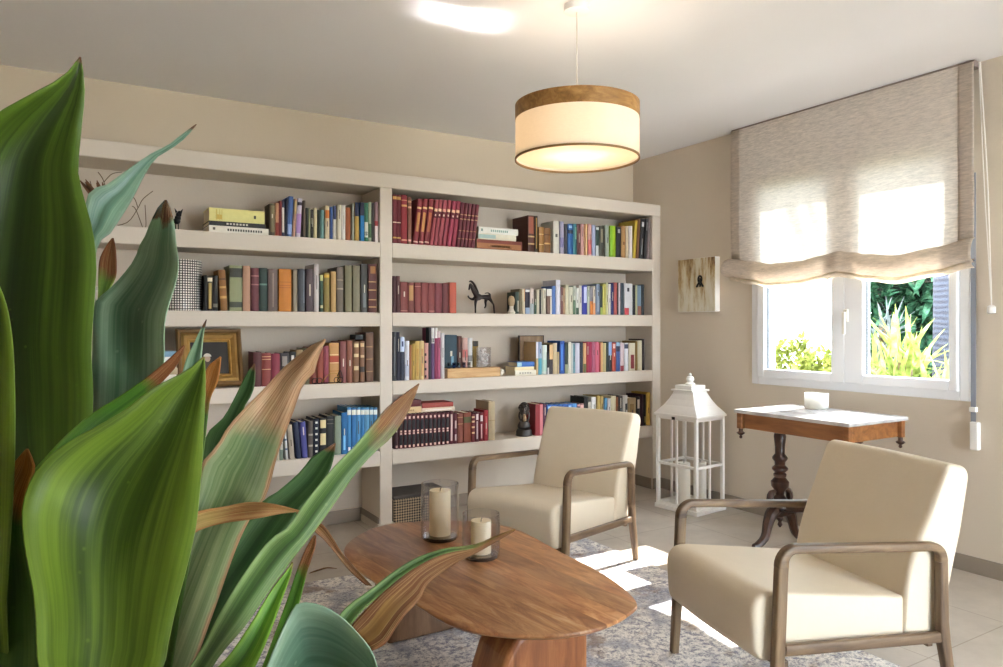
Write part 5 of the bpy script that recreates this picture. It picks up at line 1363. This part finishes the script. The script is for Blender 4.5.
# narrow leaf above the front leaf, burnt tip
leaf([(-10, 560), (20, 490), (46, 457), (69, 433), (93, 413), (121, 395.5), (148, 376.5), (169, 359), (184, 345)], [(30, 580), (55, 500), (80, 460), (105, 430), (132, 407), (160, 384), (175, 368), (182, 356), (185, 346)], [.58, .62, .66, .68], 'browntip', .03, .15, stem=(60, 720))
leaf([(160, 520), (170, 420), (183, 370), (187, 357), (194, 343), (200, 330), (206, 319.5)], [(190, 520), (198, 420), (201, 364), (202, 351), (203.5, 335), (206.5, 319.5)], [.68, .74, .78], 'blue2', .0, .15, stem=(140, 720))
leaf([(170, 560), (190, 460), (200, 400), (206, 370), (213, 362), (220, 356.5)], [(190, 560), (205, 440), (210, 400), (217, 384), (220, 368), (221, 357)], [.64, .68, .7], 'orange', .0, .12, stem=(140, 720))
# dark leaf behind the half-dried one
leaf([(160, 640), (180, 540), (200, 468), (207, 434), (223, 418), (235.5, 396), (243, 380), (249, 370), (254, 363.5)], [(200, 640), (215, 540), (232, 450), (243, 410), (252, 394), (255, 380), (255, 364)], [.72, .82, .88, .92], 'dark', .0, .15, stem=(160, 720))
# half-dried broad leaf
leaf([(120, 680), (150, 600), (180, 530), (196, 488), (202, 463), (217, 446), (228, 427), (245, 408), (264, 389), (283, 368), (305, 350.5), (316, 343), (325, 339)], [(185, 690), (214, 610), (236, 548), (252, 515), (265, 498), (271, 480), (277, 456), (286, 431), (294, 409), (303, 384), (313, 375), (319, 355), (326, 339.5)], [.64, .74, .8, .85], 'dried', .05, -.12, stem=(150, 730), wave=1)
# dark pointed leaf right of it
leaf([(150, 690), (190, 600), (228, 548), (260, 504), (277, 492), (300, 472), (311, 458), (325, 449), (335, 443)], [(200, 690), (238, 610), (275, 545), (303, 507), (318, 489), (330, 470), (334, 456), (335.5, 443.5)], [.66, .78, .86, .9], 'dark', .0, .15, stem=(170, 730))
# long leaf with a brown tip: dark half and light half
leaf([(150, 720), (195, 660), (222, 610), (247, 570), (270, 540), (288, 528), (303, 506), (320, 484), (337, 464), (354, 447), (371, 427), (383, 412), (392, 403.5), (403, 395), (419, 383.5)], [(175, 740), (212, 667), (245, 626), (272, 587), (295, 556), (317, 528), (337, 500), (356, 473), (374, 453), (391, 438), (405, 418), (414, 399), (419.5, 384)], [.58, .66, .74, .82], 'long', .07, .3, stem=(170, 760))
# bright leaves below it
leaf([(140, 730), (190, 690), (225, 660), (250, 625), (270, 592), (284, 574), (292, 562)], [(220, 740), (255, 667), (271, 630), (283, 597), (291, 574), (293, 562.5)], [.60, .68, .74], 'lime', .02, .18, stem=(170, 780))
leaf([(230, 740), (262, 667), (276, 630), (288, 597), (297, 570), (306, 548), (314, 535)], [(262, 740), (278, 660), (293, 622), (301, 596), (307, 572), (315, 548), (316, 535.5)], [.62, .70, .76], 'browntip', .0, .12, stem=(190, 780))
# broad drooping leaf at the bottom
leaf([(235, 745), (258, 690), (276, 645), (290, 615), (300, 603), (322, 606), (342, 618), (360, 636), (373, 654), (380, 680), (382, 700)], [(262, 760), (290, 730), (310, 715), (330, 708), (345, 704), (355, 702), (364, 701), (370, 700), (376, 700), (380, 700), (382.5, 701)], [.56, .60, .63, .64], 'blue', .05, .25, stem=(200, 800))
# far-left leaf with an orange tip
leaf([(-70, 720), (-60, 640), (-40, 570), (-18, 520), (0, 486), (13, 464), (26, 449)], [(30, 740), (38, 667), (37, 630), (34, 594), (27.5, 560), (22.5, 530), (24.5, 505), (30, 485), (35, 468), (28, 449)], [.53, .56, .58, .59], 'orange', .0, .15, stem=(20, 780))
# front broad leaf
leaf([(60, 740), (39, 667), (36, 617), (32, 583), (25.5, 552), (22, 515), (25.5, 494.5), (34, 474), (48, 457.6), (72, 440), (103.5, 423), (131, 406), (152, 389), (186, 371), (203, 357)], [(130, 750), (163, 667), (168, 644), (177, 603.5), (187, 566), (196, 525), (201, 474), (203, 440), (205, 400), (205.5, 380), (204.5, 357.5)], [.48, .52, .56, .6], 'bright', .03, .25, stem=(110, 780))
# straw-coloured leaf lying across
leaf([(150, 560), (180, 545), (198, 531), (223, 523.5), (254, 519), (280, 514), (300, 511.5)], [(150, 535), (180, 522), (197, 512), (223, 507), (248, 502.5), (273, 504), (301, 511)], [.66, .7, .76, .8], 'straw', .0, .2, stem=(140, 720))
# thin dried curl hanging from its tip
leaf([(296, 513), (306, 520), (313, 530), (324, 540), (335, 553), (350, 571), (366, 585)], [(302, 509), (316, 520), (326, 528), (334, 540), (342, 553), (355, 568), (372, 586)], [.8, .82, .84, .84], 'brown', .02, .2, base=False)
# long leaf over the table: green rib half and a ragged brown half
leaf([(250, 760), (300, 675), (340, 614), (370, 590), (393, 572), (412, 560), (430, 552.5), (450, 547.5), (475, 544.5), (495, 536), (515, 529)], [(290, 770), (330, 690), (352, 624), (378, 597), (400, 578), (418, 566), (434, 557.5), (452, 552), (476, 548), (496, 539), (515.5, 530)], [.76, .84, .95, 1.05], 'ragged', .0, .3, stem=(220, 800))
leaf([(350, 629), (356, 620), (378, 597), (400, 578), (418, 566), (434, 557.5), (452, 552), (476, 548), (496, 538), (514, 530)], [(371, 651), (378, 648), (386, 643), (392, 634), (404, 616), (420, 599), (428, 584), (455, 564), (480, 551), (514.5, 531)], [.72, .8, .95, 1.05], 'brown', -.05, .15, base=False)
# pot
pr_ = .15
bm = bmesh.new(); zt_p = pb.z - .015
lathe(bm, [(pr_ * .72, .001), (pr_ * .74, .01), (pr_ * .98, zt_p - .03), (pr_ * 1.04, zt_p - .028), (pr_ * 1.05, zt_p), (pr_ * .95, zt_p), (pr_ * .93, zt_p - .05)], seg=36, close=False); o = link('pot', bm, plain('b9aa98', .7, noise=.06), plant, smooth=True)
md = o.modifiers.new('t', 'SOLIDIFY'); md.thickness = .004
bm = bmesh.new(); lathe(bm, [(0, zt_p - .035), (pr_ * .93, zt_p - .04)], seg=36, close=False); link('soil', bm, plain('3a2c20', .95, noise=.3), plant)

# ------------------------------------------------------------------ garden outside the window
M_lawn = plaster('lawn', '4c5c30', 8, .3, .9)
struct('floor_bounce_terrace', B(-12, W + 12, -14, YR - .21, -.2, -.02), plaster('bounce_paving', 'd8d2c8', 4, .05, .8))  # unseen pale ground added behind the doors to bounce neutral light up inside
struct('ground_1', B(W + T, 40, -25, 40, -.4, -.25), M_lawn)
hs_ = thing('house', 'white rendered house wall with a dark window beyond the garden', 'house', (7.2, 5.0, -.25), math.radians(38))
link('wall', B(0, 4, 0, 8, 0, 3.2), plain('f6f3ec', .8), hs_)
link('eave', B(-.3, 4.3, -.3, 8.3, 3.2, 3.35), plain('e8e4da', .8), hs_)
fr_ = link('window_frame', B(-.03, -.002, .12, 1.25, 2.0, 2.75), plain('77777c', .5), hs_)
for y0, y1 in ((.16, .66), (.71, 1.21)): link('pane', B(-.04, -.031, y0, y1, 2.05, 2.7), plain('8fa0b0', .1), fr_)
def foliage_mat(name, a, b, c, trans=.45):
    m = bpy.data.materials.new(name); m.use_nodes = True; nt = m.node_tree; nt.nodes.clear(); o = nt.nodes.new('ShaderNodeOutputMaterial')
    gi = N(nt, 'ShaderNodeTexCoord'); no = N(nt, 'ShaderNodeTexNoise', Scale=9.0, Detail=3.0); nt.links.new(gi.outputs['Object'], no.inputs['Vector'])
    r = ramp(nt, [(.3, a), (.5, b), (.7, c)]); nt.links.new(no.outputs['Fac'], r.inputs['Fac'])
    d = N(nt, 'ShaderNodeBsdfDiffuse'); t = N(nt, 'ShaderNodeBsdfTranslucent'); mx = N(nt, 'ShaderNodeMixShader'); mx.inputs[0].default_value = trans
    nt.links.new(r.outputs['Color'], d.inputs['Color']); nt.links.new(r.outputs['Color'], t.inputs['Color']); nt.links.new(d.outputs[0], mx.inputs[1]); nt.links.new(t.outputs[0], mx.inputs[2]); nt.links.new(mx.outputs[0], o.inputs[0])
    return m
def blade(bm, p, d, ln, w, droop, seg=5):
    d = d.normalized(); side = d.cross(Vector((0, 0, 1)));
    if side.length < .05: side = Vector((1, 0, 0))
    side.normalize(); prev = None
    for k_ in range(seg + 1):
        f = k_ / seg; c = p + d * ln * f + Vector((0, 0, -droop * f * f * ln)); ww = w * (.55 + .9 * f - 1.45 * f * f) if f < 1 else 0.001
        a, b_ = bm.verts.new(c - side * max(ww, .001)), bm.verts.new(c + side * max(ww, .001))
        if prev: bm.faces.new((prev[0], prev[1], b_, a))
        prev = (a, b_)
def spiky(name, label, cat, loc, n, ln, w, z0, z1, mat, seed, droop=.25, group=None, up=.5):
    random.seed(seed); t = thing(name, label, cat, loc, group=group); bm = bmesh.new()
    for _ in range(n):
        a = random.uniform(0, 2 * PI); e = random.uniform(-.1, 1.0) * PI / 2 * .9 + up * .2
        blade(bm, Vector((random.uniform(-.12, .12), random.uniform(-.12, .12), random.uniform(z0, z1))), Vector((math.cos(a) * math.cos(e), math.sin(a) * math.cos(e), math.sin(e))), ln * random.uniform(.7, 1.1), w, droop * random.uniform(.4, 1.2))
    link('leaves', bm, mat, t); bm = bmesh.new(); tube(bm, [(0, 0, 0), (.02, 0, z1 * .6), (0, 0, z1)], [.09, .07, .05], 8); link('stem', bm, plain('6b5a44', .9), t)
    return t
M_yuc = foliage_mat('yucca_leaves', '586834', '88964e', 'b6bc7c'); M_pal = foliage_mat('pale_blades', '4c5450', '6a7070', '8c9290'); M_shr = foliage_mat('shrub_leaves', '56622a', '7c8240', 'a4a65c'); M_hed = foliage_mat('hedge_leaves', '22382a', '365c44', '5e886c', .25)
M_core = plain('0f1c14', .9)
def gp(u, v, x): return on_x(u, v, x)
G = -.25
for k_, (u, x, n, ln, z0, z1, lab) in enumerate(((905, 5.9, 130, .58, .45, 1.25, 'spiky yellow-green yucca in the middle of the larger pane'), (945, 5.0, 90, .55, .4, .95, 'spiky yucca at the window edge below the palm trunk'), (872, 6.6, 100, .52, .4, 1.1, 'spiky yucca beside the window mullion'))):
    p = gp(u, 340, x); spiky('yucca_plant', lab, 'plant', (p.x, p.y, G), n, ln, .032, z0, z1, M_yuc, 11 + k_, .2, 'yuccas outside the window')
p = gp(884, 320, 7.9); spiky('pampas_grass', 'pale silvery grass clump behind the yuccas', 'plant', (p.x, p.y, G), 110, .65, .03, .3, 1.5, M_pal, 31, .5)
def bush(name, label, loc, rx, ry, h_, n, size, mat, seed, group=None):
    random.seed(seed); t = thing(name, label, 'shrub' if name == 'shrub' else 'hedge', loc, group=group); bm = bmesh.new()
    for _ in range(n):
        th = random.uniform(0, 2 * PI); r = random.uniform(.55, 1) ** .5; z_ = random.random()
        k_ = math.sqrt(max(0, 1 - (abs(z_ - .35) / .68) ** 2.4)) if name == 'shrub' else 1 - .25 * z_ ** 3
        p = Vector((math.cos(th) * rx * r * k_, math.sin(th) * ry * r * k_, z_ * h_ * random.uniform(.9, 1.04)))
        d = Vector((random.gauss(0, 1), random.gauss(0, 1), random.gauss(.4, 1))); blade(bm, p, d, size * random.uniform(.7, 1.3), size * .28, .2, 2)
    link('foliage', bm, mat, t)
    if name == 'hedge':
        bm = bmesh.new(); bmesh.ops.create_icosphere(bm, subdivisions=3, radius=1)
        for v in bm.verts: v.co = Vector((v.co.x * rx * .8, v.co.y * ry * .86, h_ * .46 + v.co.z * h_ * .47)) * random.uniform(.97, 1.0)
        link('dark_core', bm, M_core, t)  # solid dark core added behind the leaves, darkening the gaps
    bm = bmesh.new()
    for j in range(5): tube(bm, [(0, 0, 0), (random.uniform(-.3, .3) * rx, random.uniform(-.3, .3) * ry, h_ * .6)], [.03, .012], 6)
    link('stems', bm, plain('5a4a38', .9), t)
for k_, (u, x, h_, lab) in enumerate(((793, 6.6, 1.36, 'yellow-green shrub against the white house, in the middle of the smaller pane'), (817, 5.8, 1.25, 'yellow-green shrub in front of the house corner, beside the mullion'))):
    p = gp(u, 340, x); bush('shrub', lab, (p.x, p.y, G), .30, .30, h_, 1700, .10, M_shr, 50 + k_, 'shrubs along the house')
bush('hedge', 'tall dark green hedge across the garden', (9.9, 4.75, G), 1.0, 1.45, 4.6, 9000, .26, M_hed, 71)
p = gp(951, 300, 7.3); pt = thing('palm_tree', 'grey palm trunk at the window edge beside the hedge', 'tree', (p.x, p.y, G))
def bark():
    m, nt, b = newmat('palm_bark'); tc = N(nt, 'ShaderNodeTexCoord'); wv = N(nt, 'ShaderNodeTexWave', Scale=6.0, Distortion=3.0); wv.bands_direction = 'Z'; nt.links.new(tc.outputs['Object'], wv.inputs['Vector'])
    r = ramp(nt, [(.0, '20212a'), (1, '3a3c48')]); nt.links.new(wv.outputs['Fac'], r.inputs['Fac']); nt.links.new(r.outputs['Color'], b.inputs['Base Color']); b.inputs['Roughness'].default_value = .9; return m
bm = bmesh.new(); lathe(bm, [(.22, 0), (.17, .3), (.15, 1.5), (.14, 5.2), (.16, 6.5)], seg=18); link('trunk', bm, bark(), pt, smooth=True)
bm = bmesh.new(); random.seed(9)
for _ in range(40):
    a = random.uniform(0, 2 * PI); e = random.uniform(-.1, 1.2); blade(bm, Vector((0, 0, 6.5)), Vector((math.cos(a) * math.cos(e), math.sin(a) * math.cos(e), math.sin(e))), 1.3, .09, .5, 6)
link('fronds', bm, M_hed, pt)

# ------------------------------------------------------------------ light: sky, sun, camera
sc = bpy.context.scene
wd = bpy.data.worlds.new('World'); sc.world = wd; wd.use_nodes = True
bg = wd.node_tree.nodes['Background']; bg.inputs['Color'].default_value = (.79, .895, 1.0, 1); bg.inputs['Strength'].default_value = SKY
# area lamp added over the marble, standing in for its sun reflection on the ceiling
gl = bpy.data.lights.new('added_glint_lamp', 'AREA'); gl.shape = 'RECTANGLE'; gl.size = .22; gl.size_y = .24; gl.spread = math.radians(4); gl.energy = GLINT_LAMP; gl.color = (1, .98, .95)
go = bpy.data.objects.new('added_glint_lamp', gl); C.objects.link(go); go.location = (3.33, 2.685, SZ + .12); go.rotation_euler = Vector((-1, .02, .90)).to_track_quat('-Z', 'Y').to_euler()
sl = bpy.data.lights.new('sun', 'SUN'); sl.energy = SUN; sl.angle = math.radians(.6); sl.color = (1.0, .96, .91)
so = bpy.data.objects.new('sun', sl); C.objects.link(so); so.location = (12, 3, 8); so.rotation_euler = Vector((-1, -.045, -.90)).to_track_quat('-Z', 'Y').to_euler()
def portal(name, loc, sy, sz):
    l = bpy.data.lights.new(name, 'AREA'); l.shape = 'RECTANGLE'; l.size = sz; l.size_y = sy; l.cycles.is_portal = True
    o = bpy.data.objects.new(name, l); C.objects.link(o); o.location = loc; o.rotation_euler = (0, math.radians(90), 0); return o
portal('daylight_window', (W + T + .02, (WY0 + WY1) / 2, (WZ0 + WZ1) / 2), WY1 - WY0, WZ1 - WZ0)
l = portal('daylight_door', ((RX0 + RX1) / 2, YR - .22, RZ1 / 2), RZ1, RX1 - RX0); l.rotation_euler = (math.radians(-90), 0, 0); l.data.size, l.data.size_y = RX1 - RX0, RZ1
cam = bpy.data.cameras.new('camera'); co = bpy.data.objects.new('camera', cam); C.objects.link(co)
co.location = CAMP; co.rotation_euler = (PI / 2, 0, -YAW); cam.sensor_fit = 'HORIZONTAL'; cam.sensor_width = 36; cam.lens = FPX / 1003 * 36
cam.shift_y = (CY - 333.5) / 1003; cam.clip_start = .02
sc.camera = co
sc.view_settings.view_transform = 'Standard'; sc.view_settings.look = 'None'; sc.view_settings.gamma = 1; sc.view_settings.use_curve_mapping = False
sc.view_settings.exposure = EXPO
sc.cycles.use_denoising = True; sc.cycles.max_bounces = 10; sc.cycles.diffuse_bounces = 6; sc.cycles.transparent_max_bounces = 16; sc.cycles.sample_clamp_indirect = 6.0
